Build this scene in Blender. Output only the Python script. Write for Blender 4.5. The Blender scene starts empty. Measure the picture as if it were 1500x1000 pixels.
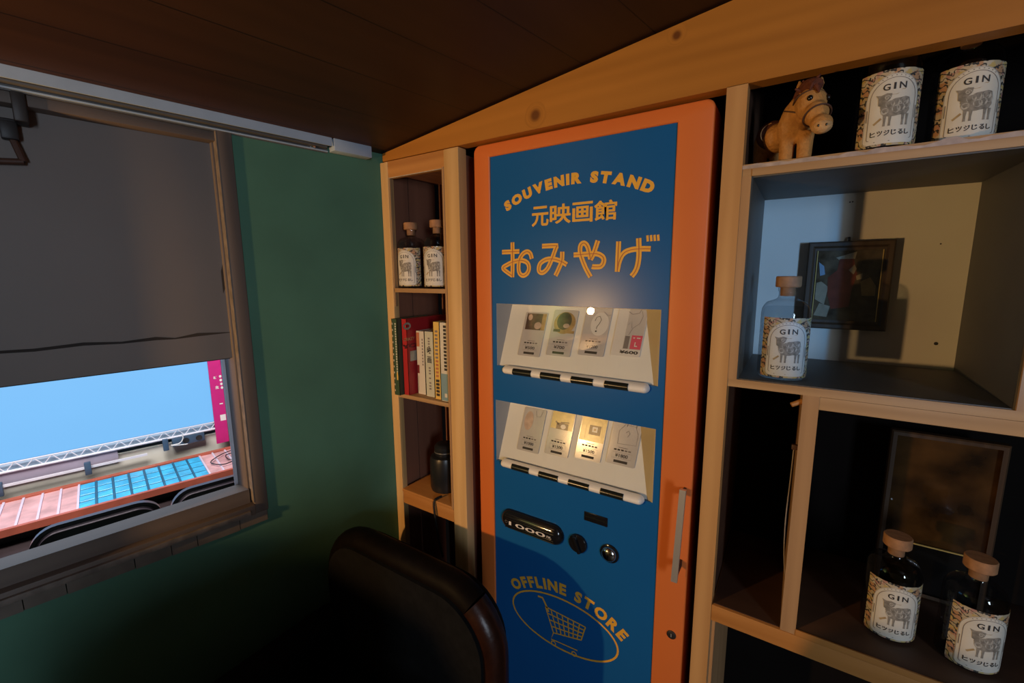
import bpy, bmesh, math, random
from mathutils import Vector, Matrix
random.seed(7)
PI = math.pi
scene = bpy.context.scene
COL = scene.collection

# ------------------------------------------------------------------ camera
F = 640.15
YAW, PITCH, ROLL, TH = math.radians(33.2344), math.radians(8.8509), math.radians(-.40324), math.radians(9.6708)
EYE = Vector((0, 0, 1.5))
_f = Vector((-math.sin(YAW)*math.cos(PITCH), math.cos(YAW)*math.cos(PITCH), -math.sin(PITCH)))
_r = Vector((math.cos(YAW), math.sin(YAW), 0))
_u = _r.cross(_f)
RT = _r*math.cos(ROLL) + _u*math.sin(ROLL)
UP = -_r*math.sin(ROLL) + _u*math.cos(ROLL)
cam = bpy.data.cameras.new('camera'); camo = bpy.data.objects.new('camera', cam); COL.objects.link(camo)
cam.sensor_fit = 'HORIZONTAL'; cam.sensor_width = 36; cam.lens = F/1500*36; cam.clip_start = .01; cam.clip_end = 60
mw = Matrix.Identity(4)
for i in range(3):
    mw[i][0] = RT[i]; mw[i][1] = UP[i]; mw[i][2] = -_f[i]; mw[i][3] = EYE[i]
camo.matrix_world = mw
scene.camera = camo

def ray(x, y): return RT*((x-750)/F) + UP*(-(y-500)/F) + _f
def at(x, y, Y):                     # point seen at a photo pixel on the plane of depth Y
    r = ray(x, y); return EYE + r*(Y/r.y)
def xz(x, y, Y):
    p = at(x, y, Y); return (p.x, p.z)

# frames: shelf wall = world; LW = left wall (x from the corner towards the viewer, y into the room); HALL = cinema hall
LW = Matrix(((-math.sin(TH), math.cos(TH), 0, -1.0997), (-math.cos(TH), -math.sin(TH), 0, .95), (0, 0, 1, 0), (0, 0, 0, 1)))
T2 = math.radians(13.2)
HALL = Matrix(((math.sin(T2), -math.cos(T2), 0, 0), (math.cos(T2), math.sin(T2), 0, 0), (0, 0, 1, 0), (0, 0, 0, 1)))
WORLD = Matrix.Identity(4)

# ------------------------------------------------------------------ materials
MATS = {}
def base_mat(name):
    m = bpy.data.materials.new(name); m.use_nodes = True
    nt = m.node_tree; b = nt.nodes['Principled BSDF']
    MATS[name] = m
    return m, nt, b
def rgb(c): return (c[0], c[1], c[2], 1)
def mat(name, col, rough=.6, var=.12, scale=14, metal=0, bump=0, spec=.5, stretch=(1, 1, 1)):
    m, nt, b = base_mat(name)
    tc = nt.nodes.new('ShaderNodeTexCoord'); mp = nt.nodes.new('ShaderNodeMapping'); mp.inputs['Scale'].default_value = stretch
    nz = nt.nodes.new('ShaderNodeTexNoise'); nz.inputs['Scale'].default_value = scale; nz.inputs['Detail'].default_value = 5
    rp = nt.nodes.new('ShaderNodeValToRGB')
    rp.color_ramp.elements[0].position = .3; rp.color_ramp.elements[1].position = .7
    rp.color_ramp.elements[0].color = rgb([c*(1-var) for c in col]); rp.color_ramp.elements[1].color = rgb([min(1, c*(1+var)) for c in col])
    nt.links.new(tc.outputs['Object'], mp.inputs['Vector']); nt.links.new(mp.outputs[0], nz.inputs['Vector'])
    nt.links.new(nz.outputs[0], rp.inputs[0]); nt.links.new(rp.outputs[0], b.inputs['Base Color'])
    b.inputs['Roughness'].default_value = rough; b.inputs['Metallic'].default_value = metal
    b.inputs['Specular IOR Level'].default_value = spec
    if bump:
        bp = nt.nodes.new('ShaderNodeBump'); bp.inputs['Strength'].default_value = bump; bp.inputs['Distance'].default_value = .01
        nt.links.new(nz.outputs[0], bp.inputs['Height']); nt.links.new(bp.outputs[0], b.inputs['Normal'])
    return m
def wood(name, dark, light, grain='x', scale=9, rough=.55, knots=(), seams=None):
    m, nt, b = base_mat(name)
    N = nt.nodes.new; L = nt.links.new
    tc = N('ShaderNodeTexCoord'); mp = N('ShaderNodeMapping')
    mp.inputs['Scale'].default_value = {'x': (.07, 1, 1), 'y': (1, .07, 1), 'z': (1, 1, .07)}[grain]
    L(tc.outputs['Object'], mp.inputs['Vector'])
    vec = mp.outputs[0]
    kd = None
    for (kx, ky, kz, kr) in knots:
        d = N('ShaderNodeVectorMath'); d.operation = 'DISTANCE'; L(tc.outputs['Object'], d.inputs[0]); d.inputs[1].default_value = (kx, ky, kz)
        mr = N('ShaderNodeMapRange'); mr.inputs[1].default_value = 0; mr.inputs[2].default_value = kr; mr.inputs[3].default_value = 1; mr.inputs[4].default_value = 0
        mr.interpolation_type = 'SMOOTHSTEP'; L(d.outputs['Value'], mr.inputs[0])
        if kd is None: kd = mr.outputs[0]
        else:
            mx = N('ShaderNodeMath'); mx.operation = 'MAXIMUM'; L(kd, mx.inputs[0]); L(mr.outputs[0], mx.inputs[1]); kd = mx.outputs[0]
    nz = N('ShaderNodeTexNoise'); nz.inputs['Scale'].default_value = scale*2.2; nz.inputs['Detail'].default_value = 6; nz.inputs['Distortion'].default_value = .6
    if kd is not None:
        cb = N('ShaderNodeVectorMath'); cb.operation = 'MULTIPLY_ADD'; 
        cx = N('ShaderNodeCombineXYZ'); L(kd, cx.inputs[0]); L(kd, cx.inputs[1]); L(kd, cx.inputs[2])
        L(cx.outputs[0], cb.inputs[0]); cb.inputs[1].default_value = (.5, .5, .5); L(vec, cb.inputs[2]); vec = cb.outputs[0]
    L(vec, nz.inputs['Vector'])
    wv = N('ShaderNodeTexWave'); wv.wave_type = 'BANDS'; wv.bands_direction = {'x': 'Z', 'y': 'X', 'z': 'X'}[grain]
    wv.inputs['Scale'].default_value = scale*1.3; wv.inputs['Distortion'].default_value = 7; wv.inputs['Detail'].default_value = 3
    L(vec, wv.inputs['Vector'])
    mx = N('ShaderNodeMath'); mx.operation = 'MULTIPLY_ADD'; L(wv.outputs['Fac'], mx.inputs[0]); mx.inputs[1].default_value = .14; 
    ml = N('ShaderNodeMath'); ml.operation = 'MULTIPLY'; L(nz.outputs[0], ml.inputs[0]); ml.inputs[1].default_value = .86
    L(ml.outputs[0], mx.inputs[2])
    rp = N('ShaderNodeValToRGB'); rp.color_ramp.elements[0].position = .25; rp.color_ramp.elements[1].position = .72
    rp.color_ramp.elements[0].color = rgb(dark); rp.color_ramp.elements[1].color = rgb(light)
    L(mx.outputs[0], rp.inputs[0]); out = rp.outputs[0]
    if kd is not None:
        r2 = N('ShaderNodeValToRGB'); r2.color_ramp.elements[0].position = .45; r2.color_ramp.elements[1].position = .85
        r2.color_ramp.elements[0].color = (0, 0, 0, 1); r2.color_ramp.elements[1].color = (1, 1, 1, 1); L(kd, r2.inputs[0])
        mc = N('ShaderNodeMixRGB'); L(r2.outputs[0], mc.inputs[0]); L(out, mc.inputs[1]); mc.inputs[2].default_value = rgb([dark[0]*.4, dark[1]*.3, dark[2]*.25]); out = mc.outputs[0]
    if seams:
        axis, period, off = seams
        sp = N('ShaderNodeSeparateXYZ'); L(tc.outputs['Object'], sp.inputs[0])
        a = N('ShaderNodeMath'); a.operation = 'SUBTRACT'; L(sp.outputs[axis], a.inputs[0]); a.inputs[1].default_value = off
        pg = N('ShaderNodeMath'); pg.operation = 'PINGPONG'; L(a.outputs[0], pg.inputs[0]); pg.inputs[1].default_value = period/2
        lt = N('ShaderNodeMath'); lt.operation = 'LESS_THAN'; L(pg.outputs[0], lt.inputs[0]); lt.inputs[1].default_value = .0011
        mc = N('ShaderNodeMixRGB'); L(lt.outputs[0], mc.inputs[0]); L(out, mc.inputs[1]); mc.inputs[2].default_value = rgb([d*.15 for d in dark]); out = mc.outputs[0]
    L(out, b.inputs['Base Color']); b.inputs['Roughness'].default_value = rough
    if name == 'ceiling_wood': b.inputs['Specular IOR Level'].default_value = .25
    bp = N('ShaderNodeBump'); bp.inputs['Strength'].default_value = .08; bp.inputs['Distance'].default_value = .004
    L(mx.outputs[0], bp.inputs['Height']); L(bp.outputs[0], b.inputs['Normal'])
    return m
def glass(name, tint=(.96, .97, .97), refl=.05, maxr=.8, rough=.0):
    m, nt, b = base_mat(name); nt.nodes.remove(b)
    N = nt.nodes.new; L = nt.links.new
    tr = N('ShaderNodeBsdfTransparent'); tr.inputs[0].default_value = rgb(tint)
    gl = N('ShaderNodeBsdfGlossy'); gl.inputs['Roughness'].default_value = rough
    lw = N('ShaderNodeLayerWeight'); lw.inputs['Blend'].default_value = .5
    pw = N('ShaderNodeMath'); pw.operation = 'POWER'; L(lw.outputs['Facing'], pw.inputs[0]); pw.inputs[1].default_value = 4
    ma = N('ShaderNodeMath'); ma.operation = 'MULTIPLY_ADD'; L(pw.outputs[0], ma.inputs[0]); ma.inputs[1].default_value = maxr; ma.inputs[2].default_value = refl
    mx = N('ShaderNodeMixShader'); L(ma.outputs[0], mx.inputs[0]); L(tr.outputs[0], mx.inputs[1]); L(gl.outputs[0], mx.inputs[2])
    L(mx.outputs[0], nt.nodes['Material Output'].inputs['Surface'])
    return m
def emit(name, col, strength, var=.04, scale=1.2):
    m, nt, b = base_mat(name)
    N = nt.nodes.new; L = nt.links.new
    tc = N('ShaderNodeTexCoord'); nz = N('ShaderNodeTexNoise'); nz.inputs['Scale'].default_value = scale; L(tc.outputs['Object'], nz.inputs['Vector'])
    rp = N('ShaderNodeValToRGB'); rp.color_ramp.elements[0].color = rgb([c*(1-var) for c in col]); rp.color_ramp.elements[1].color = rgb([c*(1+var) for c in col])
    L(nz.outputs[0], rp.inputs[0]); L(rp.outputs[0], b.inputs['Emission Color']); b.inputs['Emission Strength'].default_value = strength
    b.inputs['Base Color'].default_value = (.02, .02, .02, 1); b.inputs['Roughness'].default_value = .9
    return m
def patch_mat(name, cols, scale=60, rough=.7):       # irregular coloured patches (printed paper, paintings)
    m, nt, b = base_mat(name)
    N = nt.nodes.new; L = nt.links.new
    tc = N('ShaderNodeTexCoord'); vo = N('ShaderNodeTexVoronoi'); vo.inputs['Scale'].default_value = scale
    nz = N('ShaderNodeTexNoise'); nz.inputs['Scale'].default_value = scale*.7; nz.inputs['Detail'].default_value = 3
    mxv = N('ShaderNodeMixRGB'); mxv.inputs[0].default_value = .006; L(tc.outputs['Object'], mxv.inputs[1]); L(nz.outputs['Color'], mxv.inputs[2]); L(mxv.outputs[0], vo.inputs['Vector'])
    sp = N('ShaderNodeSeparateColor'); L(vo.outputs['Color'], sp.inputs[0])
    rp = N('ShaderNodeValToRGB'); rp.color_ramp.interpolation = 'CONSTANT'
    e = rp.color_ramp.elements
    e[0].color = rgb(cols[0]); e[1].position = 1/len(cols); e[1].color = rgb(cols[1])
    for i, c in enumerate(cols[2:], 2):
        k = e.new(i/len(cols)); k.color = rgb(c)
    L(sp.outputs[0], rp.inputs[0]); L(rp.outputs[0], b.inputs['Base Color']); b.inputs['Roughness'].default_value = rough
    return m

mat('green_paint', (.066, .185, .122), .75, .10, 6, bump=.03)
mat('ceiling_back', (.1, .06, .03))
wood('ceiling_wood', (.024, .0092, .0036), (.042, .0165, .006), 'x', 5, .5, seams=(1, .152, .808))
wood('pine', (.40, .165, .04), (.58, .27, .075), 'x', 7, .5)
wood('pine_beam', (.34, .128, .014), (.46, .182, .024), 'x', 7, .5, knots=((-.5525, .95, 1.867, .032), (-.237, .95, 1.952, .020)))
wood('pine_up', (.44, .22, .075), (.64, .36, .14), 'z', 7, .5)
wood('pine_pale', (.56, .33, .12), (.78, .52, .24), 'z', 7, .5)
wood('ply', (.34, .19, .08), (.52, .32, .15), 'x', 9, .6)
wood('ply_up', (.30, .16, .07), (.48, .28, .13), 'z', 9, .6)
wood('red_wood', (.15, .06, .035), (.25, .105, .06), 'z', 6, .6)
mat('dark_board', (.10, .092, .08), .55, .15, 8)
mat('white_board', (.82, .76, .66), .7, .06, 5)
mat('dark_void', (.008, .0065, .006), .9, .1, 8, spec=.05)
wood('dark_shelf', (.05, .025, .015), (.085, .042, .025), 'x', 8, .5)
mat('torn_paper', (.44, .35, .31), .8, .2, 60)
wood('old_frame', (.085, .065, .055), (.145, .115, .095), 'z', 6, .6)
wood('old_sill', (.095, .072, .060), (.16, .125, .102), 'x', 6, .6)
mat('worn_edge', (.15, .125, .105), .7, .3, 40)
mat('bare_edge', (.45, .36, .26), .7, .25, 40)
mat('plaster', (.13, .11, .09), .8, .2, 20)
mat('shutter', (.215, .19, .175), .7, .05, 3)
mat('crack', (.03, .025, .022), .9, .1)
mat('aluminium', (.36, .46, .57), .45, .05, 20)
mat('aluminium_dark', (.12, .12, .12), .5, .1, 20, metal=.3)
mat('black_metal', (.02, .018, .018), .5, .1)
mat('orange_paint', (.68, .172, .036), .45, .03, 4)
mat('blue_paint', (.010, .112, .345), .27, .03, 4, spec=.2)
mat('yellow_print', (.80, .42, .045), .5, .04, 30)
mat('red_inline', (.40, .10, .05), .5, .05, 30)
mat('dim_print', (.55, .30, .17), .5, .05, 30)
mat('white_plastic', (.88, .85, .78), .35, .03, 6)
mat('tray_plastic', (.86, .84, .79), .45, .03, 6)
mat('tan_plastic', (.62, .50, .30), .45, .04, 6)
mat('grey_plastic', (.46, .43, .41), .45, .04, 6)
mat('button_black', (.012, .015, .013), .25, .1)
mat('gloss_black', (.010, .010, .012), .12, .1)
mat('chrome', (.78, .76, .72), .12, .02, 10, metal=1)
mat('brushed', (.80, .76, .70), .38, .05, 40, metal=.75, stretch=(1, 1, .05))
mat('card_grey', (.60, .555, .53), .16, .04, 20)
mat('card_white', (.78, .74, .70), .3, .03, 20)
mat('ink', (.03, .025, .025), .6, .1)
mat('ink_soft', (.22, .19, .18), .6, .1)
mat('pink_tag', (.72, .08, .16), .5, .05)
mat('photo_dark', (.10, .06, .045), .3, .5, 60)
mat('photo_tan', (.48, .30, .12), .3, .3, 60)
mat('photo_pink', (.55, .38, .32), .3, .2, 60)
mat('yellow_reflection', (.66, .50, .16), .25, .2, 60)  # warm reflection painted as a card colour
mat('cork', (.36, .18, .085), .7, .2, 90)
mat('label_paper', (.66, .63, .56), .6, .05, 30)
mat('sheep_wool', (.42, .40, .36), .7, .3, 220)
mat('sheep_ink', (.24, .22, .19), .7, .35, 160)
mat('sheep_horn', (.42, .30, .15), .7, .2, 90)
patch_mat('floral_wrap', [(.46, .26, .14), (.48, .40, .28), (.50, .38, .14), (.52, .47, .38), (.44, .24, .20), (.42, .36, .24)], 120)
_nt = MATS['floral_wrap'].node_tree; _b = _nt.nodes['Principled BSDF']; _src = _b.inputs['Base Color'].links[0].from_socket
_tc = _nt.nodes.new('ShaderNodeTexCoord'); _v2 = _nt.nodes.new('ShaderNodeTexWave'); _v2.wave_type = 'RINGS'; _v2.inputs['Scale'].default_value = 34; _v2.inputs['Distortion'].default_value = 9; _v2.inputs['Detail'].default_value = 2; _v2.inputs['Detail Scale'].default_value = 3
_nt.links.new(_tc.outputs['Object'], _v2.inputs['Vector'])
_lt = _nt.nodes.new('ShaderNodeMath'); _lt.operation = 'LESS_THAN'; _lt.inputs[1].default_value = .20; _nt.links.new(_v2.outputs['Fac'], _lt.inputs[0])
_mx = _nt.nodes.new('ShaderNodeMixRGB'); _nt.links.new(_lt.outputs[0], _mx.inputs[0]); _nt.links.new(_src, _mx.inputs[1]); _mx.inputs[2].default_value = (.035, .035, .035, 1); _nt.links.new(_mx.outputs[0], _b.inputs['Base Color'])
glass('bottle_glass', (.84, .86, .88), .045, .75)
glass('gin', (.90, .92, .93), .0, .05)
glass('pane', (.94, .95, .95), .026, .7)
mat('plush', (.48, .235, .075), .95, .12, 120, bump=.35, spec=.1)
mat('plush_pale', (.56, .33, .15), .95, .12, 120, bump=.3, spec=.1)
mat('mane', (.13, .045, .03), .95, .2, 150, bump=.5, spec=.1)
mat('strap', (.07, .03, .018), .6, .1, 60)
mat('saddle', (.10, .03, .02), .7, .15, 60)
mat('eye', (.008, .006, .006), .15, .1)
wood('frame_wood', (.035, .02, .012), (.075, .045, .025), 'z', 12, .4)
mat('gold', (.80, .58, .20), .3, .05, 40, metal=.25)
mat('art_dark', (.13, .095, .06), .25, .7, 30)
mat('art_red', (.24, .05, .03), .3, .3, 40)
mat('art_grey', (.46, .39, .28), .3, .35, 30)
mat('art_yellow', (.52, .36, .14), .3, .3, 30)
mat('art_blue', (.30, .45, .62), .3, .1, 30)
mat('art_amber', (.060, .027, .007), .22, .9, 13)
mat('book_green', (.035, .075, .038), .5, .1)
mat('book_red', (.42, .018, .022), .4, .06)
mat('book_red_dark', (.16, .01, .015), .5, .1)
mat('book_white', (.66, .62, .52), .55, .05)
mat('book_cream', (.55, .56, .44), .55, .05)
mat('book_yellow', (.74, .48, .11), .55, .05)
mat('book_blue', (.20, .32, .36), .55, .05)
mat('book_rust', (.50, .17, .08), .55, .05)
mat('pages', (.60, .55, .44), .8, .1, 80)
mat('black_plastic', (.012, .013, .015), .35, .1)
mat('cord_black', (.012, .011, .011), .6, .1)
mat('cord_pale', (.30, .24, .18), .7, .1)
mat('leather', (.020, .0065, .0035), .32, .3, 40, bump=.12, spec=.3)
mat('shaded_leather', (.0035, .0022, .0018), .55, .3, 40, bump=.08, spec=.06)  # armchair leather with shade put into its colour
mat('black_cloth', (.006, .006, .0065), .95, .2, 60, spec=.1)
mat('stud', (.60, .50, .36), .3, .05, metal=1)
mat('floor_dark', (.05, .035, .025), .6, .2, 5)
mat('room_wall', (.08, .085, .07), .8, .1, 5)
# hall
emit('lit_screen', (.17, .50, .92), 1.0)
mat('hall_wall', (.36, .37, .40), .8, .06, 2)
mat('hall_cream', (.70, .68, .60), .8, .08, 5)
mat('hall_violet', (.32, .28, .36), .7, .1, 5)
mat('truss_white', (.72, .72, .80), .45, .05)
mat('truss_back', (.42, .55, .68), .7, .05)
mat('hall_floor', (.03, .02, .022), .5, .2, 5)
mat('deck_red', (.60, .33, .33), .4, .3, 7)
mat('deck_rim', (.42, .10, .06), .4, .15, 9)
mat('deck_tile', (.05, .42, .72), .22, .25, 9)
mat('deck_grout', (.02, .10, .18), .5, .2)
mat('batten', (.62, .52, .62), .5, .05)
mat('magenta', (.58, .012, .20), .7, .06, 9)
mat('banner_print', (.85, .80, .78), .6, .03)
mat('hall_speaker', (.05, .09, .15), .4, .1)
mat('seat_leather', (.05, .04, .052), .28, .2, 10)
mat('cable_white', (.75, .75, .75), .5, .05)
M = MATS

# ------------------------------------------------------------------ geometry helpers: each returns (verts, faces)
def box(x0, x1, y0, y1, z0, z1, bev=0, seg=2):
    if bev:
        b = bmesh.new(); bmesh.ops.create_cube(b, size=1)
        for v in b.verts: v.co = Vector(((x0+x1)/2+v.co.x*(x1-x0), (y0+y1)/2+v.co.y*(y1-y0), (z0+z1)/2+v.co.z*(z1-z0)))
        bmesh.ops.bevel(b, geom=b.edges[:], offset=bev, segments=seg, affect='EDGES', profile=.5)
        b.verts.index_update()
        r = ([v.co.copy() for v in b.verts], [[v.index for v in f.verts] for f in b.faces]); b.free(); return r
    vs = [Vector((x, y, z)) for x in (x0, x1) for y in (y0, y1) for z in (z0, z1)]
    return vs, [[0, 1, 3, 2], [4, 6, 7, 5], [0, 4, 5, 1], [2, 3, 7, 6], [0, 2, 6, 4], [1, 5, 7, 3]]
def prism(poly, y0, y1):             # polygon in (x, z), extruded along y
    n = len(poly)
    vs = [Vector((p[0], y0, p[1])) for p in poly] + [Vector((p[0], y1, p[1])) for p in poly]
    return vs, [list(range(n)), list(range(2*n-1, n-1, -1))] + [[i, (i+1) % n, n+(i+1) % n, n+i] for i in range(n)]
def hexa(a, b):                      # two quads (lists of 4 points) joined into a block
    vs = [Vector(p) for p in a] + [Vector(p) for p in b]
    return vs, [[0, 1, 2, 3], [7, 6, 5, 4]] + [[i, (i+1) % 4, 4+(i+1) % 4, 4+i] for i in range(4)]
def quad(a, b, c, d): return [Vector(p) for p in (a, b, c, d)], [[0, 1, 2, 3]]
def lathe(prof, n=40, cap=True):     # profile of (r, z) about the z axis
    vs, fs = [], []
    for (r, z) in prof:
        for k in range(n): vs.append(Vector((r*math.cos(2*PI*k/n), r*math.sin(2*PI*k/n), z)))
    for i in range(len(prof)-1):
        for k in range(n): fs.append([i*n+k, i*n+(k+1) % n, (i+1)*n+(k+1) % n, (i+1)*n+k])
    if cap: fs.append(list(range(n-1, -1, -1))); fs.append([(len(prof)-1)*n+k for k in range(n)])
    return vs, fs
def tube(pts, r, n=10, closed=False):
    pts = [Vector(p) for p in pts]; m = len(pts); vs, fs = [], []
    rr = r if isinstance(r, (list, tuple)) else [r]*m
    prev = None
    for i, p in enumerate(pts):
        a = pts[(i-1) % m] if (closed or i > 0) else p; b = pts[(i+1) % m] if (closed or i < m-1) else p
        t = (b-a).normalized()
        if prev is None:
            u = t.orthogonal().normalized()
        else:
            u = (prev - t*prev.dot(t)).normalized()
        prev = u; w = t.cross(u)
        for k in range(n): vs.append(p + (u*math.cos(2*PI*k/n) + w*math.sin(2*PI*k/n))*rr[i])
    for i in range(m if closed else m-1):
        j = (i+1) % m
        for k in range(n): fs.append([i*n+k, i*n+(k+1) % n, j*n+(k+1) % n, j*n+k])
    if not closed: fs.append(list(range(n-1, -1, -1))); fs.append([(m-1)*n+k for k in range(n)])
    return vs, fs
def ball(c, r, n=16, rot=None):
    b = bmesh.new(); bmesh.ops.create_uvsphere(b, u_segments=n, v_segments=max(8, n*2//3), radius=1)
    rr = r if isinstance(r, (tuple, list)) else (r, r, r)
    for v in b.verts:
        q = Vector((v.co.x*rr[0], v.co.y*rr[1], v.co.z*rr[2]))
        if rot is not None: q = rot @ q
        v.co = q + Vector(c)
    b.verts.index_update(); o = ([v.co.copy() for v in b.verts], [[v.index for v in f.verts] for f in b.faces]); b.free(); return o
def smooth_line(pts, sub=6):         # Catmull-Rom through 2D/3D points
    pts = [Vector(p) for p in pts]; out = []
    for i in range(len(pts)-1):
        p0 = pts[max(0, i-1)]; p1 = pts[i]; p2 = pts[i+1]; p3 = pts[min(len(pts)-1, i+2)]
        for k in range(sub):
            t = k/sub
            out.append(.5*((2*p1)+(p2-p0)*t+(2*p0-5*p1+4*p2-p3)*t*t+(3*p1-p0-3*p2+p3)*t**3))
    out.append(pts[-1]); return out
def ribbon(pts, w, closed=False):    # flat stroke in 2D -> verts (x, z)
    pts = [Vector((p[0], p[1])) for p in pts]; m = len(pts); vs, fs = [], []
    for i, p in enumerate(pts):
        a = pts[(i-1) % m] if (closed or i > 0) else p; b = pts[(i+1) % m] if (closed or i < m-1) else p
        t = (b-a); t = t.normalized() if t.length > 0 else Vector((1, 0)); nrm = Vector((-t.y, t.x))
        vs += [p+nrm*w/2, p-nrm*w/2]
    for i in range(m if closed else m-1):
        j = (i+1) % m; fs.append([2*i, 2*i+1, 2*j+1, 2*j])
    return [(v.x, v.y) for v in vs], fs
_txt = {}
def text2d(s, bold=0.0):             # letter outlines as a flat mesh; unit size, baseline at 0
    k = (s, bold)
    if k not in _txt:
        c = bpy.data.curves.new('t', 'FONT'); c.body = s; c.size = 1; c.offset = bold; c.resolution_u = 3; c.fill_mode = 'FRONT'
        o = bpy.data.objects.new('t', c); COL.objects.link(o); bpy.context.view_layer.update()
        me = bpy.data.meshes.new_from_object(o.evaluated_get(bpy.context.evaluated_depsgraph_get()))
        vs = [(v.co.x, v.co.y) for v in me.vertices]; fs = [list(p.vertices) for p in me.polygons]
        bpy.data.objects.remove(o); bpy.data.curves.remove(c); bpy.data.meshes.remove(me)
        _txt[k] = (vs, fs)
    return _txt[k]
def fit2d(vf, x0, x1, y0, y1):       # scale a flat shape into a rectangle
    vs, fs = vf; xs = [v[0] for v in vs]; ys = [v[1] for v in vs]
    a, b, c, d = min(xs), max(xs), min(ys), max(ys)
    return [(x0+(v[0]-a)/(b-a or 1)*(x1-x0), y0+(v[1]-c)/(d-c or 1)*(y1-y0)) for v in vs], fs
def ribbon3(pts, w, y0, dy):          # flat stroke whose later part lies a hair over its earlier part
    vs, fs = ribbon(pts, w); n = len(vs)
    return [(v[0], y0-dy*i/n, v[1]) for i, v in enumerate(vs)], fs
def rect2d(x0, x1, y0, y1): return [(x0, y0), (x1, y0), (x1, y1), (x0, y1)], [[0, 1, 2, 3]]
def grid2d(poly_fn, nx, ny): ...
def disc2d(cx, cy, rx, ry, n=24): return [(cx+rx*math.cos(2*PI*i/n), cy+ry*math.sin(2*PI*i/n)) for i in range(n)], [list(range(n))]
def rrect2d(x0, x1, y0, y1, r, n=5):
    pts = []
    for (cx, cy, a0) in ((x1-r, y1-r, 0), (x0+r, y1-r, PI/2), (x0+r, y0+r, PI), (x1-r, y0+r, 1.5*PI)):
        for i in range(n+1): pts.append((cx+r*math.cos(a0+PI/2*i/n), cy+r*math.sin(a0+PI/2*i/n)))
    return pts

class MB:
    def __init__(self): self.v = []; self.f = []; self.mi = []; self.mats = []
    def add(self, vf, m, fn=None):
        vs, fs = vf
        if m not in self.mats: self.mats.append(m)
        k = self.mats.index(m); o = len(self.v)
        for v in vs: self.v.append(Vector(fn(*v)) if fn else Vector(v))
        for f in fs: self.f.append([i+o for i in f]); self.mi.append(k)
        return self
    def build(self, name, parent=None, frame=WORLD, base=(0, 0, 0), smooth=35, recalc=True):
        base = Vector(parent['_b']) if parent is not None and '_b' in parent else Vector(base)
        me = bpy.data.meshes.new(name)
        me.from_pydata([v-base for v in self.v], [], self.f)
        for m in self.mats: me.materials.append(M[m])
        for p, k in zip(me.polygons, self.mi): p.material_index = k
        if recalc:
            b = bmesh.new(); b.from_mesh(me); bmesh.ops.recalc_face_normals(b, faces=b.faces[:]); b.to_mesh(me); b.free()
        if smooth:
            for p in me.polygons: p.use_smooth = True
            me.set_sharp_from_angle(angle=math.radians(smooth))
        o = bpy.data.objects.new(name, me); COL.objects.link(o)
        if parent is not None: o.parent = parent
        else: o.matrix_world = frame @ Matrix.Translation(base)
        o['_b'] = tuple(base)
        return o
def part(name, vf, m, parent, smooth=35): return MB().add(vf, m).build(name, parent, smooth=smooth)
def tag(o, label, cat, group=None, kind=None):
    o['label'] = label; o['category'] = cat
    if group: o['group'] = group
    if kind: o['kind'] = kind
    return o
def thing(name, label, cat, base, frame=WORLD, group=None, kind=None):
    o = bpy.data.objects.new(name, None); COL.objects.link(o); o.empty_display_size = .05
    o.matrix_world = frame @ Matrix.Translation(Vector(base)); o['_b'] = tuple(base)
    return tag(o, label, cat, group, kind)
def struct(name, mb, label, cat, frame=WORLD, base=(0, 0, 0), smooth=0):
    return tag(mb.build(name, None, frame, base, smooth), label, cat, kind='structure')
def remesh(vfs, m, name, parent, voxel=.003, smooth_it=3):
    mb = MB()
    for vf in vfs: mb.add(vf, m)
    o = mb.build(name, parent, smooth=0)
    md = o.modifiers.new('r', 'REMESH'); md.mode = 'VOXEL'; md.voxel_size = voxel
    sm = o.modifiers.new('s', 'SMOOTH'); sm.iterations = smooth_it; sm.factor = .5
    bpy.context.view_layer.update()
    me = bpy.data.meshes.new_from_object(o.evaluated_get(bpy.context.evaluated_depsgraph_get()))
    o.modifiers.clear(); o.data = me
    for p in me.polygons: p.use_smooth = True
    return o

D = .95
# ================================================================== SETTING
# ceiling: slopes up away from the left wall (LW frame: x along wall, y into room)
SL = .133; Z0 = 1.862
def cz(n): return Z0 + SL*n
mb = MB(); y1 = 3.6
mb.add(hexa([(-1.2, -.12, cz(-.12)), (3.4, -.12, cz(-.12)), (3.4, y1, cz(y1)), (-1.2, y1, cz(y1))],
            [(-1.2, -.12, cz(-.12)+.06), (3.4, -.12, cz(-.12)+.06), (3.4, y1, cz(y1)+.06), (-1.2, y1, cz(y1)+.06)]), 'ceiling_wood')
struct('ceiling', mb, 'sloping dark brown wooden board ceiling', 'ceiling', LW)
struct('floor', MB().add(box(-1.9, 2.3, -2.0, 1.45, -.06, 0), 'floor_dark'), 'dark wooden floor of the small booth', 'floor')
mb = MB(); WT = -.11
mb.add(box(-.012, .425, WT, 0, 0, 1.9), 'green_paint').add(box(.425, 1.02, WT, 0, 0, .86), 'green_paint').add(box(.425, 1.02, WT, 0, 1.836, 1.9), 'green_paint').add(box(1.02, 3.3, WT, 0, 0, 1.9), 'green_paint')
struct('wall_left', mb, 'dark green painted wall around the hall window', 'wall', LW)
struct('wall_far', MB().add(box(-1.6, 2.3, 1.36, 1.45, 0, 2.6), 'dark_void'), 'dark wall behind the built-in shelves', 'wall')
struct('wall_right', MB().add(box(2.2, 2.3, -2, 1.45, 0, 2.6), 'room_wall'), 'plain wall at the right end of the booth', 'wall')
struct('wall_near', MB().add(box(-1.9, 2.3, -2.1, -2, 0, 2.6), 'room_wall'), 'plain wall behind the viewer', 'wall')

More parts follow.
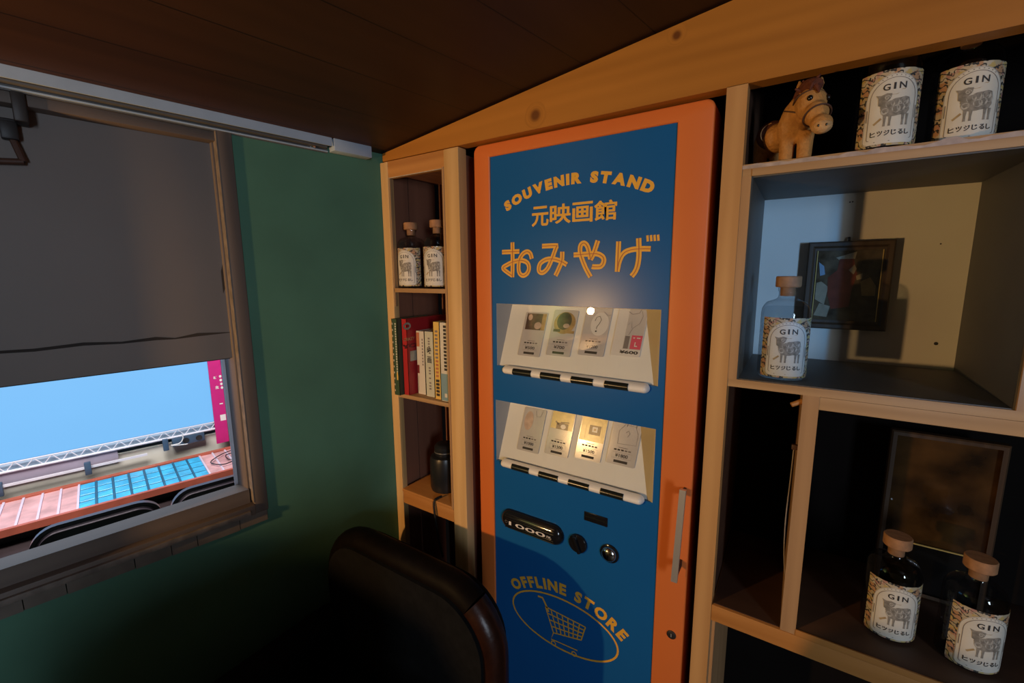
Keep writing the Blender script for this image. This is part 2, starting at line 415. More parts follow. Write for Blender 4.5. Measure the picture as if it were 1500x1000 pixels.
# window_1
w = thing('window_1', 'old wooden hall window with a grey shutter panel pulled half down', 'window', (.9, 0, .86), LW, kind='structure')
mb = MB()
mb.add(box(.395, .427, -.06, .005, .872, 1.838, .002), 'old_frame').add(box(.985, 1.045, -.10, .068, .872, 1.838, .002), 'old_frame')  # second post is out of view, made to protrude to shade the shutter
mb.add(box(.425, .432, -.112, -.024, .872, 1.838, .002), 'old_frame').add(box(.427, 1.0, -.10, -.004, 1.812, 1.838, .002), 'old_sill')
mb.build('window_frame', w, LW)
part('bare_edge', box(.4268, .4282, -.02, .0054, .905, 1.838), 'worn_edge', w)
part('outer_trim', box(.422, .4375, -.128, -.112, .90, 1.836, .002), 'truss_white', w)
mb = MB(); mb.add(box(.4285, .99, -.056, -.036, 1.291, 1.812, .001), 'shutter')
# crack across the panel and worn patch by the frame
cr = [(.4285, 1.3565), (.50, 1.358), (.545, 1.3535), (.58, 1.3575), (.64, 1.355), (.70, 1.3595), (.77, 1.356), (.83, 1.3585), (.95, 1.356)]
vs, fs = [], []
for i, (x, z) in enumerate(cr):
    h = .0006+.0035*abs(math.sin(i*1.7)); vs += [(x, -.0352, z-h), (x, -.0352, z+h)]
for i in range(len(cr)-1): fs.append([2*i, 2*i+1, 2*i+3, 2*i+2])
mb.add((vs, fs), 'crack')
mb.add(quad((.431, -.0352, 1.47), (.437, -.0352, 1.455), (.437, -.0352, 1.51), (.431, -.0352, 1.53)), 'crack')
mb.build('shutter_panel', w, LW)
part('shutter_lip', box(.4285, .99, -.066, -.056, 1.286, 1.30), 'black_metal', w)
mb = MB(); mb.add(hexa([(.432, -.11, .919), (.99, -.11, .919), (.99, -.11, .88), (.432, -.11, .88)], [(.432, -.012, .938), (.99, -.012, .938), (.99, -.012, .90), (.432, -.012, .90)]), 'old_sill')
mb.build('sash_rail', w, LW)
mb = MB(); mb.add(box(.427, 1.0, -.10, .010, .872, .900, .002), 'old_sill').add(box(.44, 1.06, .004, .018, .876, .8895, .002), 'worn_edge')
mb.build('window_sill', w, LW)
mb = MB(); random.seed(3)
x = .40
while x < 1.02:
    x2 = x+random.uniform(.05, .12); mb.add(box(x, x2-.0015, -.01, .006+random.uniform(0, .002), .846+random.uniform(-.003, .003), .874), 'plaster'); x = x2
mb.build('plaster_strip', w, LW)
mb = MB()
mb.add(box(.726, .745, -.036, .004, 1.782, 1.834, .003), 'black_metal').add(box(.726, .80, -.036, -.018, 1.781, 1.789, .002), 'black_metal').add(box(.742, .765, -.036, -.016, 1.752, 1.785, .003), 'black_metal')
mb.add(tube([(.752, -.026, 1.76), (.742, -.024, 1.715)], .0055), 'strap').add(tube([(.742, -.024, 1.715), (.80, -.024, 1.708)], .0055), 'strap')
mb.build('latch', w, LW)['label'] = 'black metal latch on the shutter'

# curtain rail on the left wall under the ceiling
w = thing('curtain_rail', 'pale aluminium sliding rail mounted high on the green wall above the shutter', 'rail', (.6, 0, 1.82), LW)
mb = MB(); mb.add(box(.162, 1.75, .030, .034, 1.845, 1.868), 'aluminium').add(box(.162, 1.75, 0, .034, 1.866, 1.869), 'aluminium').add(box(.162, 1.75, 0, .003, 1.832, 1.868), 'aluminium_dark').add(box(.162, 1.75, .003, .007, 1.8345, 1.8375), 'aluminium')
mb.build('rail_profile', w, LW)
part('track', box(.17, 1.75, .006, .022, 1.842, 1.850), 'aluminium_dark', w)
part('end_cap', box(.044, .157, .001, .035, 1.835, 1.868, .0025), 'aluminium', w)
part('stopper', box(.20, .212, .004, .016, 1.837, 1.845, .001), 'chrome', w)

# fascia beam over the shelves
def beam_top(X): return 1.8585 + .1325*(X+1.0853)
mb = MB(); mb.add(prism([(-1.085, 1.836), (.62, 1.838), (.62, beam_top(.62)), (-1.085, beam_top(-1.085))], .95, .985), 'pine_beam')
tag(mb.build('fascia_beam'), 'long knotty pine fascia board running under the sloping ceiling over the shelves', 'beam')

# ================================================================== LEFT BOOKCASE
c = thing('bookcase', 'narrow pine bookcase built in the corner beside the green wall', 'bookcase', (-.94, .95, 0))
part('stile', box(-1.0985, -1.066, .95, .972, 0, 1.834, .002), 'pine_pale', c)
part('stile', box(-.843, -.790, .95, .985, 0, 1.835, .003), 'pine_pale', c)
mb = MB(); mb.add(box(-1.066, -.843, .952, .972, 1.787, 1.834), 'pine').add(box(-1.066, -.843, .951, .954, 1.785, 1.7875), 'bare_edge')
mb.build('top_rail', c)
part('bottom_rail', box(-1.066, -.843, .951, .972, .736, .777, .001), 'pine', c)
part('side_panel', box(-1.0810, -1.0775, .972, 1.04, 0, 1.834), 'red_wood', c)
part('side_panel', box(-.843, -.826, .985, 1.30, 0, 1.834), 'red_wood', c)
part('side_panel', box(-1.0760, -1.0725, 1.04, 1.16, 0, 1.834), 'red_wood', c)
part('side_panel', box(-1.056, -1.05, 1.16, 1.29, 0, 1.834), 'red_wood', c)
part('back_panel', box(-1.056, -.843, 1.288, 1.30, 0, 1.834), 'red_wood', c)
part('edge_strip', box(-.8495, -.8425, .9485, .985, .78, 1.79, .001), 'ply_up', c)
part('edge_strip', box(-1.0659, -1.0625, .953, .965, 1.40, 1.788, .001), 'ply_up', c)
for z, t in ((1.457, .013), (1.117, .013)): part('shelf', box(-1.068, -.843, .953, 1.288, z-t, z, .001), 'ply', c)
part('shelf', box(-1.068, -.843, .9495, 1.288, .777, .787, .001), 'pine', c)
part('top_board', box(-1.068, -.843, .972, 1.288, 1.80, 1.815), 'red_wood', c)

# ================================================================== RIGHT DISPLAY SHELF
s = thing('display_shelf', 'tall pine shelf unit with a glazed compartment right of the orange machine', 'shelf unit', (.1, .95, 0))
XR = .62
part('post', box(-.142, -.107, .95, .985, 0, 1.838), 'pine_up', s)
part('side_panel', box(-.142, -.108, .985, 1.29, 0, 1.98), 'dark_shelf', s)
mb = MB(); mb.add(box(-.107, XR, .952, 1.285, 1.675, 1.6965), 'ply')
# torn paper edge along the front
xs = [-.107+i*.012 for i in range(62)]; random.seed(11)
vs, fs = [], []
hs = [.0055+random.uniform(-.002, .003) for _ in xs]
for k in (17, 18): hs[k+6] = .0105
for i, x in enumerate(xs): vs += [(x, .9512, 1.6885), (x, .9512, 1.6885+hs[i])]
for i in range(len(xs)-1): fs.append([2*i, 2*i+2, 2*i+3, 2*i+1])
mb.add((vs, fs), 'torn_paper')
mb.add(box(-.09, XR, .9495, .9515, 1.6745, 1.6872), 'ply')
mb.build('shelf_board', s)
# display compartment
part('side_panel', box(-.108, -.091, .951, 1.285, 1.289, 1.675), 'ply_up', s)
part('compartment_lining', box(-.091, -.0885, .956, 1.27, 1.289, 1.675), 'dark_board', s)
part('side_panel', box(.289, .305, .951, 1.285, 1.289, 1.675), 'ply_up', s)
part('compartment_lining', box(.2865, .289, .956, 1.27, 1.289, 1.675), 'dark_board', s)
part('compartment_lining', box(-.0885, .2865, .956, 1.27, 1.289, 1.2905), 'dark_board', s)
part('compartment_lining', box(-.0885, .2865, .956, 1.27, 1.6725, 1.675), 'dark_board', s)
mb = MB(); mb.add(box(-.091, .289, 1.27, 1.28, 1.289, 1.675), 'white_board')
for (x, y) in ((1245, 296), (1249, 295.5), (1371, 503), (1378, 357)):
    p = at(x, y, 1.27); mb.add(disc2d(p.x, p.z, .0016, .0016, 10), 'ink', lambda a, b: (a, 1.2695, b))
p = at(1371, 503, 1.27); mb.add(disc2d(p.x, p.z, .0036, .0036, 12), 'ink', lambda a, b: (a, 1.2693, b))
mb.build('back_panel', s)['label'] = 'off-white painted back panel'
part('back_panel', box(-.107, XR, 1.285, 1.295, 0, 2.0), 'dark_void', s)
mb = MB(); mb.add(box(-.107, XR, .952, 1.285, 1.2735, 1.289), 'ply').add(box(.046, XR, .954, 1.285, 1.249, 1.2725), 'ply')
mb.build('shelf_board', s)
part('glass_pane', box(-.0885, .2865, .957, .9595, 1.2905, 1.6725), 'pane', s)
part('divider', box(.0205, .0465, .953, 1.285, .783, 1.2735), 'ply_up', s)
mb = MB(); mb.add(box(-.107, XR, .951, 1.285, .745, .783, .0015), 'pine').add(box(.0465, XR, .953, 1.285, .783, .795, .001), 'dark_shelf').add(box(.0465, XR, .951, .955, .783, .796, .0005), 'pine')
mb.build('shelf_board', s)
part('side_panel', box(-.107, -.098, .955, 1.285, 0, .745), 'ply_up', s)
part('floor_shade_sheet', box(-.105, .0205, .958, 1.285, .783, .7845), 'dark_shelf', s)  # dark sheet over the pine board, standing in for shade
part('peg', tube([(.0205, .966, 1.258), (.004, .960, 1.250)], [.005, .0045], 12), 'pine', s)
part('floor_board', box(-.098, XR, .96, 1.285, .08, .10), 'dark_shelf', s)

p0 = at(1163, 655, .97); p1 = at(1158, 700, .965); p2 = at(1150, 770, .962); p3 = at(1149, 830, .964); p4 = at(1156, 872, .968)
cd = MB().add(tube(smooth_line([p0, p1, p2, p3, p4]), .0011, 8), 'cord_pale').add(box(p0.x-.004, .0205, .966, .974, p0.z-.004, p0.z+.006, .001), 'strap')
tag(cd.build('cord', None, WORLD, p0), 'thin pale cord hanging inside the dark compartment beside the divider', 'cord')

# ================================================================== GIN BOTTLES
BR = .0425
def make_bottle():
    t = thing('gin_bottle', '', 'bottle', (0, 0, 0), group='gin bottles')
    prof = [(.034, 0), (.039, .0008), (.0415, .004), (BR, .010), (BR, .128), (.0415, .137), (.0385, .144), (.034, .150), (.024, .154), (.0175, .157), (.0150, .161), (.0145, .170), (.0165, .173), (.0165, .178), (.0145, .179)]
    part('glass_body', lathe(prof, 48), 'bottle_glass', t)
    part('gin_fill', lathe([(.032, .005), (.0385, .008), (.040, .012), (.040, .126), (.0385, .1345), (.034, .1405)], 40), 'gin', t)
    part('cork_stopper', lathe([(.0125, .162), (.013, .179), (.0205, .1792), (.0218, .181), (.0218, .1985), (.0205, .2003)], 36), 'cork', t)
    # wrap label with floral print, arched front label with the sheep
    mb = MB()
    r0 = BR+.0005; n = 40; a0, a1 = math.radians(-66), math.radians(70); vs, fs = [], []
    for i in range(n+1):
        a = a0+(a1-a0)*i/n
        for z in (.006, .122): vs.append((r0*math.sin(a), -r0*math.cos(a), z))
    for i in range(n): fs.append([2*i, 2*i+2, 2*i+3, 2*i+1])
    mb.add((vs, fs), 'floral_wrap'); wl = mb.build('wrap_label', t, recalc=False)
    def cyl(off): return lambda x, z: ((BR+off)*math.sin(x/BR), -(BR+off)*math.cos(x/BR), z)
    def arch(hw, z0, zs, cr=.006):      # half width, bottom, spring height; round top
        pts = []
        for i in range(5): a = -PI/2-PI/2*i/4; pts.append((-hw+cr+cr*math.cos(a), z0+cr+cr*math.sin(a)))
        for i in range(19): a = PI-PI*i/18; pts.append((hw*math.cos(a), zs+hw*.98*math.sin(a)))
        for i in range(5): a = 0-PI/2*i/4; pts.append((hw-cr+cr*math.cos(a), z0+cr+cr*math.sin(a)))
        return pts
    def strips(outer):                  # fill an arch outline with vertical strips so that it can bend
        xs_ = sorted(set([round(p[0], 5) for p in outer])); N = 26; lo = min(p[0] for p in outer); hi = max(p[0] for p in outer); vs, fs = [], []
        def span(x):
            ys = []
            for (ax, ay), (bx, by) in zip(outer, outer[1:]+outer[:1]):
                if (ax-x)*(bx-x) <= 0 and abs(ax-bx) > 1e-9: ys.append(ay+(by-ay)*(x-ax)/(bx-ax))
            return (min(ys), max(ys)) if ys else (0, 0)
        for i in range(N+1):
            x = lo+(hi-lo)*(i/N); x = max(lo+1e-5, min(hi-1e-5, x)); y0, y1 = span(x); vs += [(x, y0), (x, y1)]
        for i in range(N): fs.append([2*i, 2*i+2, 2*i+3, 2*i+1])
        return vs, fs
    mb = MB()
    mb.add(strips(arch(.0365, .0095, .0795)), 'label_paper', cyl(.0010))
    mb.add(ribbon(arch(.0302, .0165, .0795, .003), .0009, True), 'ink_soft', cyl(.0013))
    mb.add(ribbon(arch(.0355, .0103, .0795), .0005, True), 'ink_soft', cyl(.0013))
    for k in range(9):                  # tiny lettering round the arch, too small to read
        a = PI*.28+PI*.44*k/8; mb.add(disc2d(.0332*math.cos(a), .0795+.0332*.98*math.sin(a), .0010, .0007, 8), 'ink_soft', cyl(.0014))
    for s_ in (-1, 1): mb.add(rect2d(s_*.0332-.0007, s_*.0332+.0007, .047, .066), 'ink_soft', cyl(.0014))
    mb.add(rect2d(-.020, .0, .0126, .0136), 'ink_soft', cyl(.0014))
    fr = mb.build('front_label', t, recalc=False)
    mb = MB()
    mb.add(fit2d(text2d('G', .02), -.0150, -.0060, .0905, .1005), 'ink', cyl(.0014)).add(fit2d(text2d('I', .02), -.0020, .0008, .0912, .1012), 'ink', cyl(.0014)).add(fit2d(text2d('N', .02), .0050, .0145, .0912, .1012), 'ink', cyl(.0014))
    mb.build('lettering', fr, recalc=False)
    mb = MB(); kana = 'ヒツジじるし'
    for i, ch in enumerate(kana):
        x0 = -.0258+i*.0088; mb.add(fit2d(text2d(ch, .03), x0, x0+.0070, .0215+i*.0001, .0298), 'ink', cyl(.0014))
    mb.build('lettering', fr, recalc=False)
    mb = MB()
    body = [(-.0145, .072), (-.011, .0745), (-.005, .073), (.001, .077), (.008, .0775), (.015, .079), (.0205, .0775), (.022, .070), (.0215, .058), (.018, .052), (.010, .0515), (.002, .050), (-.006, .0505), (-.012, .053), (-.0155, .060)]
    mb.add(strips(body), 'sheep_ink', cyl(.0014))
    head = [(-.0225, .0855), (-.016, .0840), (-.009, .0865), (-.003, .0850), (-.004, .078), (-.009, .072), (-.0145, .0665), (-.0190, .0695), (-.0185, .079)]
    for i_, (px_, pz_, pr_) in enumerate(((-.010, .066, .0062), (-.004, .069, .0058), (.002, .071, .0060), (.008, .0715, .0058), (.014, .072, .0058), (.0175, .067, .0055), (.0165, .060, .0056), (.010, .063, .0058), (.004, .061, .0058), (-.003, .060, .0056), (-.010, .059, .0050))):
        mb.add(disc2d(px_, pz_, pr_, pr_, 11), 'sheep_wool' if i_ % 3 else 'sheep_ink', cyl(.00142+.00001*i_))
    mb.add(strips(head), 'sheep_ink', cyl(.0016))
    mb.add(ribbon([(-.0085+.0036*(1-i_/20)*math.cos(i_*.55), .0795+.0036*(1-i_/20)*math.sin(i_*.55)) for i_ in range(18)], .0012), 'sheep_wool', cyl(.0018))
    for x0 in (-.0115, -.0050, .0115, .0175): mb.add(([(x0, .053), (x0+.0045, .053), (x0+.0034, .042), (x0+.0036, .036), (x0+.0004, .036), (x0+.0008, .042)], [[0, 1, 2, 3, 4, 5]]), 'sheep_ink', cyl(.0014))
    mb.add(([(-.0235, .042), (-.0215, .0395), (-.0125, .0475), (-.0145, .050)], [[0, 1, 2, 3]]), 'sheep_horn', cyl(.0014))
    mb.add(([(-.004, .083), (.010, .0905), (.0145, .0905), (.0035, .083)], [[0, 1, 2, 3]]), 'sheep_horn', cyl(.0013))
    mb.build('sheep_drawing', fr, recalc=False)
    return t
def copy_tree(o, parent=None):
    c2 = o.copy(); COL.objects.link(c2)
    if parent is not None: c2.parent = parent
    for ch in [k for k in o.children]: copy_tree(ch, c2)
    return c2
BOT = make_bottle(); used = [False]
def bottle(loc, face, label):           # face: bearing of the label (degrees, 0 = straight towards the room)
    o = BOT if not used[0] else copy_tree(BOT)
    used[0] = True
    o.matrix_world = Matrix.Translation(Vector(loc)) @ Matrix.Rotation(math.radians(face), 4, 'Z')
    o['label'] = label; o['_b'] = tuple(loc)
    return o
bottle((-.019, 1.018, 1.2906), 12, 'clear gin bottle with sheep label standing alone in the glazed compartment')
p = at(1297, 160, 1.012); bottle((p.x, 1.012, 1.6968), 7, 'gin bottle nearest the plush horse on the top shelf')
p = at(1411, 150, 1.055); bottle((p.x, 1.055, 1.6968), 6, 'gin bottle on the top shelf farther from the plush horse')
p = at(604, 390, 1.000); bottle((max(p.x, -1.031), 1.000, 1.4572), 12, 'gin bottle in the corner bookcase standing next to the green wall')
p = at(642, 390, .999); bottle((p.x, .999, 1.4572), 20, 'gin bottle in the corner bookcase partly hidden by its right upright')
bottle((.197, 1.056, .7952), 6, 'gin bottle in the bottom right compartment, nearer the divider')
bottle((.308, 1.048, .7952), 15, 'gin bottle in the bottom right compartment, farther from the divider')

# ================================================================== BOOKS
ZB = 1.1172
def book(label, x0, x1, y0, depth, h, cov, group='books on the bookcase shelf'):
    t = thing('book', label, 'book', ((x0+x1)/2, y0, ZB), group=group)
    c = .0012
    mb = MB().add(box(x0, x0+c, y0, y0+depth, ZB, ZB+h), cov).add(box(x1-c, x1, y0, y0+depth, ZB, ZB+h), cov).add(box(x0, x1, y0, y0+c, ZB, ZB+h, 0), cov)
    mb.build('cover', t)
    part('pages', box(x0+c, x1-c, y0+c, y0+depth-.003, ZB+.002, ZB+h-.002), 'pages', t)
    return t
def spine(t, mb): return mb.build('spine_print', t, recalc=False)
def P(px, py, Y): return xz(px, py, Y)
# green
t = book('thin dark green book at the left end of the row, dotted spine', -1.0655, -1.0415, .9355, .16, .245, 'book_green')
mb = MB(); y = .9345
for k in range(12): mb.add(rect2d(-1.0630, -1.0600, ZB+.012+k*.0195, ZB+.018+k*.0195), 'book_white', lambda a, b: (a, .9345, b))
spine(t, mb); mb = MB()
for k in range(20): mb.add(rect2d(-1.0510, -1.0455, ZB+.075+k*.008, ZB+.0805+k*.008), 'book_cream', lambda a, b: (a, .9345, b))
mb.add(rect2d(-1.0515, -1.0455, ZB+.05, ZB+.075), 'book_yellow', lambda a, b: (a, .9345, b))
spine(t, mb)
# red, cover faces right
rx = -1.018
t = book('tall red book whose cover faces right, ring and dark lettering on it', rx-.022, rx, .953, .185, .244, 'book_red')
def onx(px, py, X): r = ray(px, py); q = EYE+r*(X/r.x); return (q.y, q.z)
mb = MB(); fx = lambda o_: (lambda a, b: (rx+o_, a, b))
cy, cz_ = onx(596, 477.5, rx)
mb.add(ribbon([(cy+.013*math.cos(2*PI*i/20), cz_+.0085*math.sin(2*PI*i/20)) for i in range(20)], .006, True), 'art_grey', fx(.0006))
mb.build('ring_print', t, recalc=False); mb = MB()
a = onx(591, 500, rx); b = onx(607, 491, rx); mb.add(fit2d(text2d('CRAZY', .02), a[0], b[0], a[1], a[1]+.010), 'photo_tan', fx(.0006))
a = onx(588, 512, rx); b = onx(611, 503, rx); mb.add(fit2d(text2d('YO', .06), a[0], b[0], a[1], b[1]+.004), 'book_red_dark', fx(.0007))
a = onx(601, 529, rx); b = onx(612, 512, rx); mb.add(rect2d(a[0], b[0], a[1], b[1]), 'art_grey', fx(.0007))
mb.build('cover_print', t, recalc=False)
# white paperback
x0 = at(611, 530, .985).x; x1 = at(622.5, 530, .985).x
t = book('white paperback with a rust top patch, right of the red book', x0, x1, .985, .13, .205, 'book_white')
mb = MB(); fy = lambda Y: (lambda a, b: (a, Y, b))
mb.add(rect2d(x0+.001, x0+.014, ZB+.155, ZB+.20), 'book_rust', fy(.9845)).add(rect2d(x0+.001, x0+.010, ZB+.068, ZB+.095), 'book_red_dark', fy(.9845))
for k, ch in enumerate('日本映画の本'[:0]): pass
for k in range(9): mb.add(rect2d(x1-.011, x1-.006, ZB+.095+k*.010, ZB+.101+k*.010), 'ink_soft', fy(.9845))
mb.add(rect2d(x0+.004, x0+.0055, ZB+.01, ZB+.06), 'ink_soft', fy(.9845))
spine(t, mb)
x0 = at(623, 530, .978).x; x1 = at(635.6, 530, .978).x; xm = (x0+x1)/2
t = book('pale green-grey paperback with two large black characters on its spine', x0, x1, .978, .13, .207, 'book_cream')
mb = MB()
for ch, z in (('映', .138), ('画', .108)): mb.add(fit2d(text2d(ch, .02), xm-.0085, xm+.0085, ZB+z, ZB+z+.021), 'ink', fy(.9775))
for z0 in (.055, .155, .164, .172, .181, .088, .079, .070, .030, .040, .021): mb.add(rect2d(xm-.004, xm+.004, ZB+z0+.002, ZB+z0+.007), 'ink_soft', fy(.9775))
spine(t, mb)
x0 = at(636, 530, .970).x; x1 = at(644.8, 530, .970).x
t = book('yellow book with dark lettering down its spine', x0, x1, .970, .14, .240, 'book_yellow'); xm = (x0+x1)/2
mb = MB()
for k in range(13): mb.add(rect2d(xm-.006, xm+.005, ZB+.07+k*.0115, ZB+.0765+k*.0115), 'book_rust' if k < 5 else 'ink_soft', fy(.9695))
for k in range(5): mb.add(rect2d(xm-.007, xm+.007, ZB+.010+k*.011, ZB+.018+k*.011), 'ink', fy(.9695))
spine(t, mb)
x0 = at(645.2, 530, .965).x; x1 = -.8515
t = book('cream book with a blue lower half at the right end of the row', x0, x1, .965, .14, .240, 'book_white'); xm = (x0+x1)/2
mb = MB(); mb.add(rect2d(x0+.0005, x1-.0005, ZB+.001, ZB+.085), 'book_blue', fy(.9648))
for k in range(13): mb.add(rect2d(xm-.005, xm+.006, ZB+.095+k*.0108, ZB+.1025+k*.0108), 'ink', fy(.9645))
mb.add(rect2d(xm-.006, xm+.004, ZB+.012, ZB+.024), 'book_white', fy(.9645))
spine(t, mb)

# black cylinder with cord
t = thing('portable_lantern', 'black rounded cylinder in the lowest bookcase opening, cord hanging over the rail', 'lantern', (-.945, 1.03, .7872))
part('body', [v+Vector((-.945, 1.03, .7872)) for v in lathe([(.040, 0), (.047, .004), (.050, .015), (.050, .105), (.046, .118), (.040, .122)], 32)[0]] and ([v+Vector((-.945, 1.03, .7872)) for v in lathe([(.040, 0), (.047, .004), (.050, .015), (.050, .105), (.046, .118), (.040, .122)], 32)[0]], lathe([(.040, 0), (.047, .004), (.050, .015), (.050, .105), (.046, .118), (.040, .122)], 32)[1]), 'black_plastic', t)
l2 = lathe([(.032, .122), (.034, .128), (.034, .150), (.028, .158), (.022, .160)], 28); part('cap', ([v+Vector((-.945, 1.03, .7872)) for v in l2[0]], l2[1]), 'black_plastic', t)
part('cap_band', ([v+Vector((-.945, 1.03, .7872)) for v in lathe([(.0345, .132), (.0352, .134), (.0345, .136)], 28, False)[0]], lathe([(.0345, .132), (.0352, .134), (.0345, .136)], 28, False)[1]), 'aluminium_dark', t)
pts = [(-.915, .975, .7912), (-.918, .960, .7915), (-.919, .9475, .7895), (-.919, .943, .775), (-.914, .942, .735), (-.905, .945, .66), (-.895, .95, .60)]
tag(MB().add(tube(smooth_line(pts), .0035, 8), 'cord_black').build('power_cord', None, WORLD, (-.92, .94, .7)), 'black power cord hanging over the bottom rail of the corner bookcase', 'cord')

# ================================================================== VENDING MACHINE
YM = .975
v = thing('vending_machine', 'tall orange and blue souvenir vending machine between the wooden posts', 'vending machine', (-.459, YM, 0))
X0, X1, ZT = -.7550, -.1635, 1.833
part('cabinet', box(X0+.004, X1-.004, YM+.062, 1.27, .06, ZT-.004, .006), 'orange_paint', v)
bx0, bx1, bzt, bzb = at(721.5, 500, YM).x, at(979, 500, YM).x-.004, 1.8, .16
bx1 = at(976, 540, YM).x
out = rrect2d(X0, X1, .10, ZT, .018, 6); inn = rrect2d(bx0, bx1, bzb, bzt, .001, 6)
def ring(o_, i_, y0, y1, bev=.004):
    n = len(o_); vs = []; cxo = (X0+X1)/2
    def inset(ps, d):
        cx = (min(p[0] for p in ps)+max(p[0] for p in ps))/2; cy_ = (min(p[1] for p in ps)+max(p[1] for p in ps))/2
        hw = (max(p[0] for p in ps)-min(p[0] for p in ps))/2; hh = (max(p[1] for p in ps)-min(p[1] for p in ps))/2
        return [(cx+(p[0]-cx)*(hw-d)/hw, cy_+(p[1]-cy_)*(hh-d)/hh) for p in ps]
    loops = [(o_, y1), (o_, y0+bev), (inset(o_, bev*.35), y0+bev*.35), (inset(o_, bev), y0), (inset(i_, -.002), y0), (i_, y0+.002), (i_, y1)]
    for lp, yy in loops: vs += [Vector((p[0], yy, p[1])) for p in lp]
    fs = []
    for a in range(len(loops)-1):
        for i in range(n): fs.append([a*n+i, a*n+(i+1) % n, (a+1)*n+(i+1) % n, (a+1)*n+i])
    for i in range(n): fs.append([i, (i+1) % n, (len(loops)-1)*n+(i+1) % n, (len(loops)-1)*n+i])
    return vs, fs
part('door_frame', ring(out, inn, YM-.004, YM+.060), 'orange_paint', v)
YB = YM+.001                          # face of the blue panel
# display recess outlines on the panel, from the photograph
def disp(name, outer, back_top, back_bot):
    return [xz(*p, YB) for p in outer], back_top, back_bot
DU = dict(o=[(728, 445.5), (969, 452), (963.5, 564), (727.5, 536)], bt=[(750.5, 446), (945.5, 453)], bb=[(732, 535), (957.5, 563.5)])
DL = dict(o=[(725, 586), (962, 627.5), (954.5, 736.5), (728.5, 673)], bt=[(748, 588), (937, 622)], bb=[(730.5, 671), (948, 734)])
DT, DB = .050, .008                   # depth of the tray behind the panel face at its top and bottom edge
def hole_quads():
    """blue panel as a grid of strips around the two display openings"""
    mb = MB()
    def oz(d):
        q = [xz(*p, YB) for p in d['o']]; xs_ = (q[0][0]+q[3][0])/2, (q[1][0]+q[2][0])/2; zs_ = (q[2][1]+q[3][1])/2, (q[0][1]+q[1][1])/2
        return xs_[0], xs_[1], zs_[0], zs_[1]
    u = oz(DU); l = oz(DL)
    y0, y1 = YB, YB+.02
    mb.add(box(bx0-.002, bx1+.002, y0, y1, u[3], bzt+.002), 'blue_paint').add(box(bx0-.002, bx1+.002, y0, y1, l[3], u[2]), 'blue_paint').add(box(bx0-.002, bx1+.002, y0, y1, bzb-.002, l[2]), 'blue_paint')
    for d in (u, l):
        mb.add(box(bx0-.002, d[0], y0, y1, d[2], d[3]), 'blue_paint').add(box(d[1], bx1+.002, y0, y1, d[2], d[3]), 'blue_paint')
    return mb, u, l
mb, RU, RL = hole_quads()
mb.build('blue_panel', v, smooth=0)

